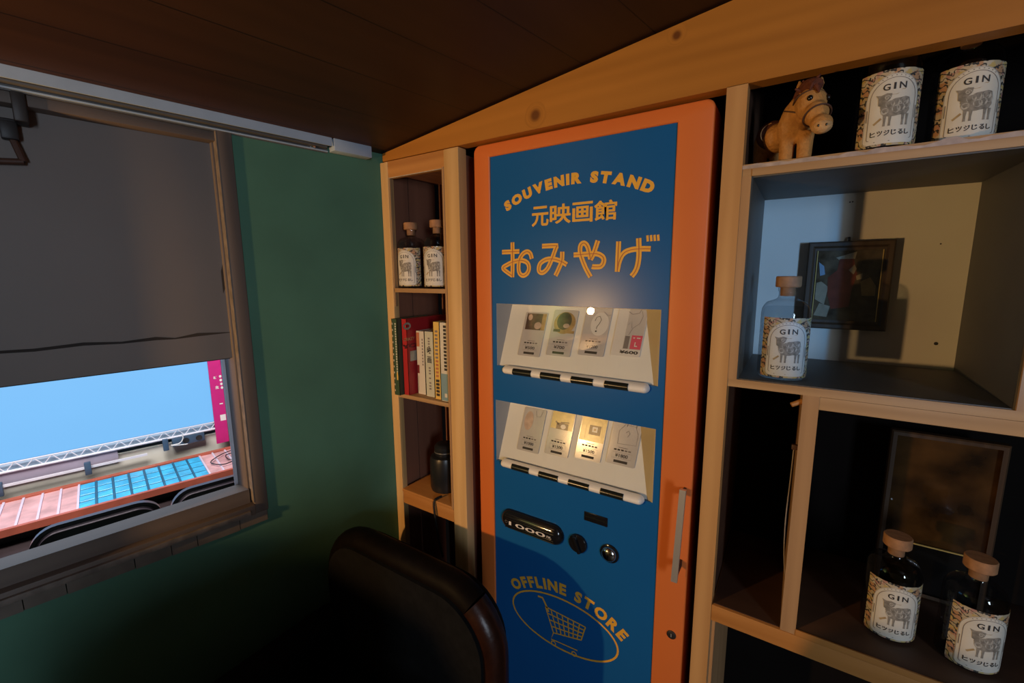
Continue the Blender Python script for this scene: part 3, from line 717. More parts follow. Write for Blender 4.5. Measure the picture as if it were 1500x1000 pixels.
def make_display(d, R, pics, y_bar):
    x0, x1, z0, z1 = R
    yt, yb = YB+DT, YB+DB
    tl = at(*d['bt'][0], yt); tr = at(*d['bt'][1], yt); br = at(*d['bb'][1], yb); bl = at(*d['bb'][0], yb)
    tl.z = tr.z = (tl.z+tr.z)/2; bl.z = br.z = (bl.z+br.z)/2
    tl.x = max(tl.x, x0+.001); bl.x = max(bl.x, x0+.0005)
    mb = MB()
    mb.add(quad(tl, tr, br, bl), 'tray_plastic')
    a, b_, c_, e_ = (x0, YB, z1), (x1, YB, z1), (x1, YB, z0), (x0, YB, z0)
    mb.add(quad(a, tl, bl, e_), 'grey_plastic').add(quad(b_, c_, br, tr), 'tan_plastic').add(quad(a, b_, tr, tl), 'tray_plastic').add(quad(e_, bl, br, c_), 'tray_plastic')
    dp = mb.build('display_window', v, recalc=False, smooth=0)
    U = (tr-tl).normalized(); W = (tl-bl); hgt = W.length; W = W.normalized(); Nn = U.cross(W); Nn = Nn if Nn.y < 0 else -Nn
    def onplane(px, py):
        r = ray(px, py); t_ = (bl-EYE).dot(Nn)/r.dot(Nn); q = EYE+r*t_-bl; return q.dot(U), q.dot(W)
    def lift(o_): return lambda p, q: bl+U*p+W*q+Nn*o_
    for pic in pics:
        cs = [onplane(*p) for p in pic['c']]
        cx0 = (cs[0][0]+cs[3][0])/2; cx1 = (cs[1][0]+cs[2][0])/2; cy0 = (cs[2][1]+cs[3][1])/2; cy1 = (cs[0][1]+cs[1][1])/2
        wd, ht = cx1-cx0, cy1-cy0
        mb = MB()
        pts = rrect2d(cx0, cx1, cy0, cy1, .004, 4); pb = [lift(.0002)(*p) for p in pts]; pf = [lift(.003)(*p) for p in pts]; n = len(pts)
        mb.add((pb+pf, [list(range(n)), list(range(n, 2*n))]+[[i, (i+1) % n, n+(i+1) % n, n+i] for i in range(n)]), 'card_white' if pic.get('white') else 'card_grey')
        fr = lambda a_, b2, c2, d2: rect2d(cx0+a_*wd, cx0+b2*wd, cy0+c2*ht, cy0+d2*ht)
        L1, L2 = lift(.0034), lift(.0038)
        pic['art'](mb, fr, lambda fx_, fy_, rx_, ry_: disc2d(cx0+fx_*wd, cy0+fy_*ht, rx_*wd, ry_*ht, 22), lambda pts_, w_: ribbon([(cx0+p[0]*wd, cy0+p[1]*ht) for p in pts_], w_), L1, L2)
        if pic.get('price'):
            if not pic.get('white'):
                mb.add(ribbon([(cx0+p[0]*wd, cy0+p[1]*ht) for p in ((.16, .135), (.84, .135), (.84, .25), (.16, .25))], .0005, True), 'ink_soft', L1)
                mb.add(fit2d(text2d(pic['price'], .01), cx0+.28*wd, cx0+.72*wd, cy0+.155*ht, cy0+.225*ht), 'ink', L2)
                mb.add(fr(.26, .74, .045, .095), 'ink', L1)
                for k in range(5): mb.add(fr(.2+k*.125, .2+k*.125+.09, .285, .315), 'ink' if k < 3 else 'ink_soft', L1)
                mb.add(fr(.34, .66, .345, .355), 'ink_soft', L1)
            else:
                mb.add(fit2d(text2d(pic['price'], .03), cx0+.30*wd, cx0+.93*wd, cy0+.05*ht, cy0+.115*ht), 'ink', L2)
        mb.build('product_card', dp, recalc=False, smooth=0)
    # clear cover
    part('clear_cover', box(x0+.001, x1-.001, YB-.0006, YB+.0006, z0+.001, z1-.001), 'pane', dp)
    # button bar
    (bx_a, by_a), (bx_b, by_b) = y_bar['l'], y_bar['r']
    A = at(bx_a, by_a, YB-.014); B = at(bx_b, by_b, YB-.014); zc = (A.z+B.z)/2
    r = y_bar['h']/2
    n = 14; prof = [(YB-.014+.013*(1-math.cos(PI*i/n)) - .010*math.sin(PI*i/n), 0) for i in range(n+1)]
    mb = MB()
    ring_ = []
    m = 16
    def sect(x, sc):
        return [Vector((x, YB-.006-(.015*math.sin(PI*i/m))*sc if False else YB+.0-(.019*math.sin(PI*i/m))*max(sc, .02), zc-r*math.cos(PI*i/m)*max(sc, .02))) for i in range(m+1)]
    xs_ = []
    for k in range(7): a_ = PI/2*k/6; xs_.append((A.x+r*(1-math.sin(a_)) if False else A.x+r-r*math.cos(a_), math.sin(a_)))
    for k in range(7): a_ = PI/2*(1-k/6); xs_.append((B.x-r+r*math.cos(a_), math.sin(a_)))
    vs = []; fs = []
    for x_, sc in xs_: vs += sect(x_, sc)
    for i in range(len(xs_)-1):
        for k in range(m): fs.append([i*(m+1)+k, (i+1)*(m+1)+k, (i+1)*(m+1)+k+1, i*(m+1)+k+1])
    mb.add((vs, fs), 'white_plastic'); mb.build('button_bar', dp)
    for (px0, px1) in y_bar['b']:
        fx0 = at(px0, by_a+(by_b-by_a)*(px0-bx_a)/(bx_b-bx_a), YB-.019).x; fx1 = at(px1, by_a+(by_b-by_a)*(px1-bx_a)/(bx_b-bx_a), YB-.019).x
        vs, fs = [], []; mm = 8
        for x_ in (fx0, fx1):
            for i in range(mm+1):
                a_ = PI*(.24+.52*i/mm); vs.append(Vector((x_, YB-.0205*math.sin(a_)-.0006, zc-(r+.0006)*math.cos(a_))))
        for i in range(mm): fs.append([i, i+1, mm+2+i, mm+1+i])
        fs.append(list(range(mm+1))); fs.append([mm+1+i for i in range(mm, -1, -1)])
        bt = MB().add((vs, fs), 'button_black').build('button', dp)
    return dp
def cc(z, sc, pts): return [(710+x/5.172, z+y/5.172) for x, y in pts]
def art1(mb, r, d, s, L1, L2):
    mb.add(r(.10, .97, .60, .97), 'photo_tan', L1).add(r(.10, .80, .60, .97), 'photo_dark', L2)
    mb.add(d(.26, .88, .10, .07), 'photo_pink', lambda a, b: L2(a, b)+Vector((0, -.0003, 0))).add(d(.66, .70, .16, .08), 'photo_pink', lambda a, b: L2(a, b)+Vector((0, -.0003, 0)))
def art2(mb, r, d, s, L1, L2):
    mb.add(d(.52, .72, .44, .24), 'photo_tan', L1).add(d(.50, .76, .30, .19), 'photo_dark', L2)
    up = lambda a, b: L2(a, b)+Vector((0, -.0003, 0))
    mb.add(d(.62, .66, .13, .05), 'photo_pink', up).add(r(.12, .40, .52, .58), 'photo_dark', up).add(r(.70, .98, .50, .56), 'photo_tan', up)
def art3(mb, r, d, s, L1, L2):
    mb.add(d(.62, .66, .34, .24), 'card_white', L1)
    mb.add(s([(.42, .72), (.46, .80), (.58, .82), (.66, .75), (.60, .66), (.54, .61), (.53, .56)], .0012), 'ink', L2).add(d(.53, .51, .035, .015), 'ink', L2)
    mb.add(s([(.70, .92), (.86, .84), (.98, .86)], .0007), 'ink_soft', L2)
def art4(mb, r, d, s, L1, L2):
    mb.add(r(.06, .30, .58, .72), 'card_white', L1).add(r(.08, .30, .31, .43), 'card_white', L1).add(r(.38, .98, .14, .97), 'card_grey', L1)
    mb.add(r(.62, .98, .15, .42), 'pink_tag', L2).add(s([(.36, .88), (.50, .83), (.72, .86), (.78, .95)], .0012), 'ink_soft', L2)
    mb.add(s([(.50, .42), (.60, .56), (.80, .66), (.86, .80), (.80, .90)], .0008), 'ink_soft', L2).add(s([(.42, .62), (.52, .70), (.56, .56)], .0007), 'ink_soft', L2)
    mb.add(r(.40, .56, .15, .40), 'ink_soft', L2)
    up = lambda a, b: L2(a, b)+Vector((0, -.0003, 0))
    mb.add(r(.68, .74, .36, .38), 'card_white', up).add(r(.80, .92, .36, .38), 'card_white', up).add(r(.76, .79, .20, .29), 'card_white', up).add(r(.79, .86, .20, .22), 'card_white', up)
def art5(mb, r, d, s, L1, L2):
    mb.add(d(.30, .70, .2, .22), 'photo_pink', L1).add(s([(.55, .95), (.62, .82), (.80, .84), (.86, .96)], .001), 'ink_soft', L2)
def art6(mb, r, d, s, L1, L2):
    mb.add(r(.04, .96, .58, .98), 'yellow_reflection', L1)  # yellow reflection painted over the card top
    mb.add(r(.28, .78, .58, .72), 'photo_dark', L2).add(s([(.22, .74), (.42, .66)], .004), 'photo_dark', L2).add(s([(.44, .73), (.80, .75)], .003), 'photo_dark', L2)
    up = lambda a, b: L2(a, b)+Vector((0, -.0003, 0))
    mb.add(d(.58, .645, .11, .05), 'card_white', up)
def art7(mb, r, d, s, L1, L2):
    mb.add(r(.03, .98, .40, .985), 'yellow_reflection', L1).add(r(.36, .80, .54, .74), 'photo_dark', L2)  # yellow area is a painted reflection
    up = lambda a, b: L2(a, b)+Vector((0, -.0003, 0))
    mb.add(r(.48, .68, .60, .71), 'card_white', up).add(d(.58, .655, .05, .025), 'photo_tan', lambda a, b: L2(a, b)+Vector((0, -.0006, 0)))
    mb.add(s([(.24, .44), (.24, .72), (.36, .86), (.60, .90), (.82, .82), (.90, .44)], .0006), 'photo_tan', L2)
def art8(mb, r, d, s, L1, L2):
    mb.add(s([(.50, .78), (.52, .92), (.66, .97), (.80, .90), (.82, .78)], .0012), 'ink_soft', L2).add(s([(.28, .42), (.26, .68), (.44, .82), (.80, .80), (.92, .66), (.92, .44), (.28, .42)], .0006), 'ink_soft', L2)
    mb.add(s([(.50, .66), (.58, .70), (.64, .65), (.58, .58)], .0010), 'ink_soft', L2).add(d(.14, .90, .04, .06), 'ink_soft', L2)
UC = [dict(c=cc(420, 1, [(285, 208), (448, 215), (405, 552), (240, 540)]), art=art1, price='¥500'),
      dict(c=cc(420, 1, [(495, 215), (672, 222), (630, 578), (447, 560)]), art=art2, price='¥700'),
      dict(c=cc(420, 1, [(735, 220), (918, 232), (878, 608), (678, 580)]), art=art3, price='¥1200'),
      dict(c=cc(420, 1, [(968, 232), (1190, 250), (1140, 638), (925, 612)]), art=art4, price='¥600', white=True)]
LC = [dict(c=cc(580, 1, [(278, 92), (440, 120), (393, 455), (232, 418)]), art=art5, price='¥1000'),
      dict(c=cc(580, 1, [(482, 125), (655, 160), (612, 510), (437, 470)]), art=art6, price='¥1500'),
      dict(c=cc(580, 1, [(708, 168), (892, 205), (855, 572), (655, 525)]), art=art7, price='¥1500'),
      dict(c=cc(580, 1, [(935, 215), (1150, 250), (1105, 638), (890, 590)]), art=art8, price='¥1800')]
d1 = make_display(DU, RU, UC, dict(l=(734, 542), r=(949.5, 570.5), h=.0235, b=[(750.5, 777), (791, 820), (836, 868), (885, 919.5)]))
d2 = make_display(DL, RL, LC, dict(l=(732, 679), r=(941.5, 735), h=.0235, b=[(749, 774), (788.5, 816.5), (832, 862), (879, 912.5)]))

# lettering on the blue panel
YL = YB-.0006
def flat(Y): return lambda a, b: (a, Y, b)
def circ3(a, b, c):
    ax, ay = a; bx, by = b; cx, cy = c
    d = 2*(ax*(by-cy)+bx*(cy-ay)+cx*(ay-by))
    ux = ((ax*ax+ay*ay)*(by-cy)+(bx*bx+by*by)*(cy-ay)+(cx*cx+cy*cy)*(ay-by))/d
    uy = ((ax*ax+ay*ay)*(cx-bx)+(bx*bx+by*by)*(ax-cx)+(cx*cx+cy*cy)*(bx-ax))/d
    return ux, uy, math.hypot(ax-ux, ay-uy)
def arc_text(s_, pl, pm, pr, h, bold, m, name, wscale=1.0):
    a, b, c = xz(*pl, YB), xz(*pm, YB), xz(*pr, YB)
    cx, cy_, R = circ3(a, b, c)
    t0 = math.atan2(a[1]-cy_, a[0]-cx); t1 = math.atan2(c[1]-cy_, c[0]-cx)
    ws = [(.34 if ch == ' ' else max(v_[0] for v_ in text2d(ch, bold)[0])-min(v_[0] for v_ in text2d(ch, bold)[0])) for ch in s_]
    gap = .13
    tot = sum(ws)+gap*(len(s_)-1); pos = 0
    mb = MB()
    for ch, w_ in zip(s_, ws):
        if ch != ' ':
            fm = (pos+w_/2)/tot; an = t0+(t1-t0)*fm; wl = w_/tot*abs(t1-t0)*R
            vs, fs = fit2d(text2d(ch, bold), -wl/2, wl/2, -h/2, h/2)
            ca, sa = math.cos(an-PI/2), math.sin(an-PI/2)
            px_, py_ = cx+R*math.cos(an), cy_+R*math.sin(an)
            mb.add(([(px_+x*ca-y*sa, py_+x*sa+y*ca) for x, y in vs], fs), m, flat(YL))
        else: mb.build(name, v, recalc=False, smooth=0); mb = MB()
        pos += w_+gap
    return mb.build(name, v, recalc=False, smooth=0)
arc_text('SOUVENIR STAND', (740, 304), (843, 261), (958, 276), .0258, .075, 'yellow_print', 'lettering')
mb = MB()
for ch, (a, b, c_, d_) in zip('元映画館', ((779.5, 803.5, 302.5, 330), (806, 836, 299, 326), (839, 868, 296, 324), (871, 903.5, 293.5, 321))):
    p = xz(a, (c_+d_)/2+2, YB); q = xz(b, (c_+d_)/2-1, YB); zt = xz((a+b)/2, c_, YB)[1]; zb = xz((a+b)/2, d_+1, YB)[1]
    for k_, (dx, dzz) in enumerate(((-.0009, -.0004), (0, 0), (.0009, .0004), (-.0005, .0005), (.0005, -.0005))): mb.add(fit2d(text2d(ch, .010), p[0]+dx, q[0]+dx, zb-.0003+dzz, zt+.0003+dzz), 'yellow_print', flat(YL-.00008*k_))
mb.build('lettering', v, recalc=False, smooth=0)
K = lambda pts: [xz(720+x/5.769, 330+y/5.769, YB) for x, y in pts]
strokes = [
 [(90, 226), (237, 220)], [(178, 143), (180, 300), (178, 438)],
 [(178, 425), (100, 365), (140, 330), (200, 304), (262, 297), (305, 318), (318, 362), (302, 405), (268, 424), (238, 402), (230, 350), (240, 285), (270, 238), (305, 222), (330, 240), (342, 282)],
 [(428, 176), (550, 172), (545, 190), (505, 300), (470, 370), (430, 400), (402, 382), (412, 325), (460, 290), (520, 284), (585, 302), (638, 332)], [(600, 222), (595, 300), (570, 365), (542, 425)],
 [(695, 250), (800, 243), (890, 240), (940, 265), (950, 305), (925, 345), (870, 350), (850, 346)], [(838, 436), (790, 345), (752, 235), (755, 170), (785, 150), (815, 185), (838, 285)], [(900, 128), (865, 235), (838, 290)],
 [(1076, 135), (1070, 260), (1064, 392)], [(1064, 385), (1082, 300), (1120, 235), (1180, 207), (1260, 198), (1347, 198)], [(1245, 108), (1247, 250), (1235, 340), (1212, 395), (1185, 430)]]
mb = MB()
sharp_ = {0, 1, 7}
for i, st in enumerate(strokes):
    ln = K(st) if len(st) < 3 else [(p.x, p.y) for p in smooth_line([Vector(p) for p in K(st)], 7)]
    mb.add(ribbon3(ln, .0118, YL-.00004*i, .0003), 'yellow_print')
for i in range(4): mb.add(ribbon(K([(1318+i*30, 84-i*2), (1322+i*30, 136-i*2)]), .0052), 'yellow_print', flat(YL))
for i, st in enumerate(strokes):
    ln = K(st) if len(st) < 3 else [(p.x, p.y) for p in smooth_line([Vector(p) for p in K(st)], 7)]
    mb.add(ribbon3(ln, .0017, YL-.0010, .0002), 'red_inline')
mb.build('lettering', v, recalc=False, smooth=0)
arc_text('OFFLINE STORE', (750, 856), (822, 862), (916, 935), .0335, .05, 'yellow_print', 'lettering')
# ring and shopping cart
rp = [xz(*p, YB) for p in ((753, 890), (790, 866), (840, 884), (888, 926), (905, 962), (888, 980), (845, 974), (790, 950))]
cx = (xz(752, 890, YB)[0]+xz(905, 960, YB)[0])/2
zt_ = xz(800, 867, YB)[1]; zb_ = xz(880, 980, YB)[1]; cyy = (zt_+zb_)/2; rx_ = (xz(905, 960, YB)[0]-xz(752, 890, YB)[0])/2; ry_ = (zt_-zb_)/2
mb = MB(); mb.add(ribbon([(cx+rx_*math.cos(2*PI*i/64), cyy+ry_*math.sin(2*PI*i/64)) for i in range(64)], .0050, True), 'yellow_print', flat(YL))
C2 = lambda pts: [xz(720+x/5.5545, 820+y/5.5556, YB) for x, y in pts]
mb.add(ribbon(C2([(378, 292), (415, 305), (435, 345), (465, 420)]), .0055), 'yellow_print', flat(YL))
tl_, tr_, br_, bl_ = [Vector(p) for p in C2([(440, 378), (765, 545), (730, 650), (505, 590)])]
for k in range(5):
    f_ = k/4; mb.add(ribbon([tl_.lerp(bl_, f_), tr_.lerp(br_, f_)], .0036), 'yellow_print', flat(YL-.00003*k))
for k in range(8):
    f_ = k/7; mb.add(ribbon([tl_.lerp(tr_, f_), bl_.lerp(br_, f_)], .0032), 'yellow_print', flat(YL-.0002-.00003*k))
mb.add(ribbon(C2([(505, 590), (485, 640), (700, 735)]), .0034), 'yellow_print', flat(YL))
for p in ((505, 675), (672, 762)):
    q = C2([p])[0]; mb.add(ribbon([(q[0]+.0065*math.cos(2*PI*i/20), q[1]+.0065*math.sin(2*PI*i/20)) for i in range(20)], .003, True), 'yellow_print', flat(YL-.0001))
mb.build('cart_emblem', v, recalc=False, smooth=0)

# bill slot
A = xz(736.5, 765, YB); B = xz(826.5, 778, YB); zc = xz(780, 770, YB)[1]; hh = .0300
mb = MB()
m = 18; xs_ = [(A[0]+hh-hh*math.cos(PI/2*k/7), math.sin(PI/2*k/7)) for k in range(8)]+[(B[0]-hh+hh*math.cos(PI/2*(1-k/7)), math.sin(PI/2*(1-k/7))) for k in range(8)]
vs, fs = [], []
for x_, sc in xs_:
    sc = max(sc, .03); vs += [Vector((x_, YB-.021*math.sin(PI*i/m)*sc, zc-hh*math.cos(PI*i/m)*sc)) for i in range(m+1)]
for i in range(len(xs_)-1):
    for k in range(m): fs.append([i*(m+1)+k, (i+1)*(m+1)+k, (i+1)*(m+1)+k+1, i*(m+1)+k+1])
bs = MB().add((vs, fs), 'gloss_black').build('bill_slot', v)
xa, xb = A[0]+.020, B[0]-.022
for dz in (-.018, -.010, .009, .015, .021):
    y_ = YB-.021*math.sqrt(max(0, 1-(dz/hh)**2))-.0006
    MB().add(tube([(xa, y_, zc+dz), (xb, y_, zc+dz)], .0011, 8), 'gloss_black').build('rib', bs)
mb = MB(); mb.add(fit2d(text2d('1000', .012), xa+.016, xb-.024, zc-.0065, zc+.0050), 'card_white', flat(YB-.0218)).add(fit2d(text2d('円札', .01), xb-.020, xb-.006, zc-.0045, zc+.0025), 'card_white', flat(YB-.0218))
mb.build('lettering', bs, recalc=False, smooth=0); mb = MB()
mb.add(ribbon([(xa+.007+.004*math.cos(2*PI*i/14), zc+.001+.004*math.sin(2*PI*i/14)) for i in range(14)], .0008, True), 'ink_soft', flat(YB-.0218))
mb.build('emblem', bs, recalc=False, smooth=0)
# coin slot
a = xz(856, 748, YB); b = xz(890, 772, YB)
mb = MB(); mb.add(box(a[0], b[0], YB-.002, YB+.004, b[1], a[1], .0015), 'gloss_black').add(box(a[0]+.003, b[0]-.004, YB-.003, YB-.001, a[1]-.013, a[1]-.010), 'button_black')
mb.build('coin_window', v)
# coin return knob
q = at(847, 795, YB)
kn = lathe([(.0255, 0), (.0262, .002), (.0250, .006), (.0230, .0075)], 36)
tf = lambda c_: (lambda x, y, z: (c_.x+x, c_.y-z, c_.z+y))
kb = MB().add(kn, 'gloss_black', tf(q)).build('coin_return_knob', v)
rot = math.radians(68)
mb = MB(); hb = box(-.023, .023, -.0045, .0045, .006, .015, .0015)
mb.add(([Vector((p.x*math.cos(rot)+p.y*math.sin(rot), -p.x*math.sin(rot)+p.y*math.cos(rot), p.z)) for p in hb[0]], hb[1]), 'gloss_black', tf(q)); mb.build('grip', kb)
q = at(893, 810, YB)
cb = MB().add(lathe([(.0245, 0), (.0245, .003), (.0215, .0050)], 36), 'gloss_black', tf(q)).build('push_button', v)
MB().add(lathe([(.0195, .003), (.0195, .007), (.0170, .0115), (.0115, .0145), (.0035, .0160)], 36), 'chrome', tf(q)).build('button_cap', cb)['label'] = 'chrome dome cap'
# handle
ht = at(1001, 716, .932); hbm = at(988, 850, .932); hx = (ht.x+hbm.x)/2
hd = MB().add(hexa([(hbm.x-.0065, .925, hbm.z), (hbm.x+.0065, .925, hbm.z), (hbm.x+.0065, .933, hbm.z), (hbm.x-.0065, .933, hbm.z)], [(ht.x-.0065, .925, ht.z), (ht.x+.0065, .925, ht.z), (ht.x+.0065, .933, ht.z), (ht.x-.0065, .933, ht.z)]), 'brushed').build('handle', v); hd['label'] = 'brushed metal pull bar'
for z in (hbm.z+.022, ht.z-.022): MB().add(box(hx-.003, hx+.003, .933, YM-.003, z-.008, z+.008, .001), 'black_metal').build('standoff', hd)
q = at(983.5, 929, YM-.004)
kh = MB().add(lathe([(.0105, 0), (.0105, .002), (.0085, .0032)], 24), 'black_metal', tf(q)).build('lock', v)
MB().add(box(q.x-.0012, q.x+.0012, q.y-.0042, q.y-.003, q.z-.004, q.z+.004), 'brushed').build('keyway', kh)

# ================================================================== PLUSH HORSE
h = thing('plush_horse', 'small brown plush toy horse with dark mane and bridle on the top shelf', 'toy', (-.045, .99, 1.6968))
ZS = 1.6968
fl = Vector((-.040, .978, ZS)); fr_ = Vector((-.0125, .968, ZS)); bl_ = Vector((-.087, 1.045, ZS)); br_ = Vector((-.060, 1.055, ZS))
HD = at(1188, 152, .955); MZ = at(1203, 181, .925); CH = at(1150, 185, .985)
parts_ = []
for p in (fl, fr_, bl_, br_): parts_.append(tube([p+Vector((0, 0, .001)), p+Vector((0, .002, .030)), p+Vector((0, .006, .045))], [.0115, .0125, .014], 14))
parts_ += [ball((-.032, .985, ZS+.055), (.026, .024, .026), 18), ball((-.056, 1.02, ZS+.055), (.028, .036, .026), 18), ball((-.074, 1.045, ZS+.055), (.026, .026, .027), 18)]
parts_ += [tube([Vector((-.036, .985, ZS+.06)), Vector((-.030, .978, ZS+.085)), Vector((HD.x-.012, HD.y+.016, HD.z+.006))], [.024, .020, .020], 16)]
mid = (HD+MZ)/2
parts_ += [ball(HD, (.0235, .0235, .0265), 18), ball(mid, (.019, .020, .020), 16), ball(MZ, (.0165, .0165, .0150), 16)]
for s_ in (-1, 1):
    e0 = HD+Vector((s_*.011-.004, .006, .020)); parts_.append(tube([e0, e0+Vector((s_*.004, .002, .014)), e0+Vector((s_*.005, .001, .024))], [.0065, .0060, .0015], 10))
remesh(parts_, 'plush', 'body', h, .0022, 4)
# muzzle patch, nostrils, eyes
mb = MB(); mb.add(ball(MZ+Vector((.001, -.0030, -.0050)), (.0150, .0146, .0115), 18), 'plush_pale'); mb.build('muzzle', h)
dirv = (EYE-MZ).normalized()
mb = MB()
for off in (-.006, .005):
    mb.add(ball(MZ+Vector((off+.002, -.0168, -.0065)), (.0015, .0015, .0022), 8), 'eye')
mb.build('nostril', h)
for (dx, dy, dz) in ((-.002, -.0224, .003), (.0228, -.006, .004)): part('eye', ball(HD+Vector((dx, dy, dz)), (.0044, .0036, .0048), 12), 'eye', h)
# mane and forelock
mp = [HD+Vector((.006, -.014, .023)), HD+Vector((-.002, -.004, .029)), HD+Vector((-.012, .008, .027)), HD+Vector((-.020, .022, .010)), Vector((-.040, 1.0, ZS+.088)), Vector((-.045, 1.012, ZS+.080))]
vfs = [tube(smooth_line(mp, 3), .0115, 10)]
random.seed(5)
for i in range(44):
    b_ = mp[1].lerp(mp[3], random.random())+Vector((random.uniform(-.004, .004), random.uniform(-.004, .004), 0)); vfs.append(tube([b_, b_+Vector((random.uniform(-.016, .016), random.uniform(-.012, .008), random.uniform(-.010, .016)))], [.004, .0015], 6))
fo = HD+Vector((.006, -.016, .022)); vfs += [tube([fo, fo+Vector((.003, -.006, -.008)), fo+Vector((.0035, -.007, -.013))], [.005, .0035, .001], 8)]
mb = MB()
for q in vfs: mb.add(q, 'mane')
mb.build('mane', h)
# bridle: nose band, cheek strap, throat strap
def loop(c_, ax, r1, r2, n=26):
    ax = ax.normalized(); u_ = ax.orthogonal().normalized(); w_ = ax.cross(u_); return [c_+u_*r1*math.cos(2*PI*i/n)+w_*r2*math.sin(2*PI*i/n) for i in range(n)]
ax = MZ-HD
mb = MB(); mb.add(tube(loop(HD.lerp(MZ, .60), ax, .0205, .0205), .0013, 8, True), 'strap')
mb.add(tube(loop(HD.lerp(MZ, -.12), ax+Vector((-.012, 0, -.012)), .0240, .0240), .0013, 8, True), 'strap')
mb.add(tube(loop(Vector((-.0285, .978, ZS+.082)), Vector((.3, -.2, .9)), .0215, .0215), .0012, 8, True), 'strap')
mb.build('bridle', h)
# saddle
sd = [ball((-.066, 1.022, ZS+.062), (.0285, .0235, .0260), 20)]
mb = MB().add(sd[0], 'saddle'); so = mb.build('saddle', h)
st_pts = []
for i in range(15):
    a_ = PI*.55+PI*.9*i/14; dx, dz_ = .0195*math.cos(a_), .0185*math.sin(a_)
    st_pts.append(Vector((-.066+dx, 1.022-.0240*math.sqrt(max(.02, 1-(dx/.0285)**2-(dz_/.025)**2)), ZS+.062+dz_)))
mb = MB().add(tube(st_pts, .0009, 6), 'plush_pale'); mb.build('stitching', so)

# ================================================================== PICTURES
pf = thing('picture_frame', 'dark wood framed picture hanging on the pale back panel in the glazed compartment', 'picture', (.09, 1.24, 1.37))
FY = 1.243
pa = [xz(1181.5, 358, FY), xz(1311, 347, FY), xz(1301, 486, FY), xz(1176, 479.5, FY)]
fx0 = (pa[0][0]+pa[3][0])/2; fx1 = (pa[1][0]+pa[2][0])/2; fz0 = (pa[2][1]+pa[3][1])/2; fz1 = (pa[0][1]+pa[1][1])/2
fw = .020
def frame_vf(x0, x1, z0, z1, w_, y0, y1):
    loops = [(0, y1), (0, y0+.003), (.003, y0), (.010, y0+.001), (w_*.72, y0+.006), (w_, y0+.007), (w_, y1)]
    vs, fs = [], []
    for d_, yy in loops: vs += [Vector((x0+d_, yy, z0+d_)), Vector((x1-d_, yy, z0+d_)), Vector((x1-d_, yy, z1-d_)), Vector((x0+d_, yy, z1-d_))]
    for a_ in range(len(loops)-1):
        for i in range(4): fs.append([a_*4+i, a_*4+(i+1) % 4, a_*4+4+(i+1) % 4, a_*4+4+i])
    return vs, fs
part('frame', frame_vf(fx0, fx1, fz0, fz1, fw, FY, 1.268), 'frame_wood', pf, smooth=20)
for xx in (fx0+fw-.0012, fx1-fw+.0002): part('gilt_slip', box(xx, xx+.0014, FY+.0040, FY+.008, fz0+fw, fz1-fw), 'gold', pf)['label'] = 'thin gilt slip along the frame opening'
ix0, ix1, iz0, iz1 = fx0+fw, fx1-fw, fz0+fw, fz1-fw; iw, ih = ix1-ix0, iz1-iz0
mb = MB(); yy = FY+.012; mb.add(box(ix0, ix1, yy, yy+.004, iz0, iz1), 'art_dark')
sh = lambda pts, m_, k: mb.add(([(ix0+p[0]*iw, iz0+p[1]*ih) for p in pts], [list(range(len(pts)))]), m_, flat(yy-.0002*k))
sh([(.02, .30), (.18, .22), (.22, .48), (.10, .56), (.02, .54)], 'art_grey', 1); sh([(.02, .06), (.24, .04), (.28, .20), (.10, .24)], 'art_grey', 1)
sh([(.72, .56), (.86, .62), (.96, .50), (.96, .36), (.76, .36)], 'art_yellow', 1); sh([(.30, .90), (.62, .98), (.60, .88), (.40, .84)], 'art_grey', 1)
sh([(.20, .62), (.34, .72), (.36, .88), (.58, .88), (.66, .66), (.60, .46), (.58, .20), (.30, .16), (.22, .36)], 'art_red', 2)
sh([(.52, .72), (.60, .80), (.64, .74), (.60, .66)], 'art_grey', 3); sh([(.64, .64), (.74, .68), (.74, .60), (.66, .58)], 'art_grey', 3)
sh([(.03, .84), (.12, .78), (.15, .66), (.07, .64)], 'art_blue', 3)
mb.build('picture', pf, recalc=False, smooth=0)
part('glazing', box(ix0, ix1, FY+.009, FY+.010, iz0, iz1), 'pane', pf)
nx, nz = xz(1244, 350, 1.264); part('hanger', tube([(nx, 1.2695, nz+.003), (nx, 1.262, nz+.003), (nx, 1.260, nz-.004)], .0025, 8), 'black_metal', pf)

p2 = thing('picture_frame', 'large dark amber picture leaning behind the bottles in the bottom right compartment', 'picture', (.36, 1.2, .7952))
PY = 1.20
qa = [xz(1303, 628, PY), xz(1482, 655, PY), xz(1455, 822, PY), xz(1291, 787, PY)]
ax0 = (qa[0][0]+qa[3][0])/2; ax1 = (qa[1][0]+qa[2][0])/2; az1 = (qa[0][1]+qa[1][1])/2; az0 = .7955
azb = (qa[2][1]+qa[3][1])/2
part('frame', frame_vf(ax0, ax1, az0, az1, .006, PY, PY+.02), 'frame_wood', p2, smooth=20)
part('picture', box(ax0+.006, ax1-.006, PY+.010, PY+.014, azb, az1-.006), 'art_amber', p2)
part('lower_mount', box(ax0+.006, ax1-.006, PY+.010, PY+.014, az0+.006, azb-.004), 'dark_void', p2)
part('gilt_line', box(ax0+.03, ax1-.03, PY+.006, PY+.0095, azb-.004, azb-.0015), 'gold', p2)
part('glazing', box(ax0+.006, ax1-.006, PY+.0055, PY+.006, az0+.006, az1-.006), 'pane', p2)

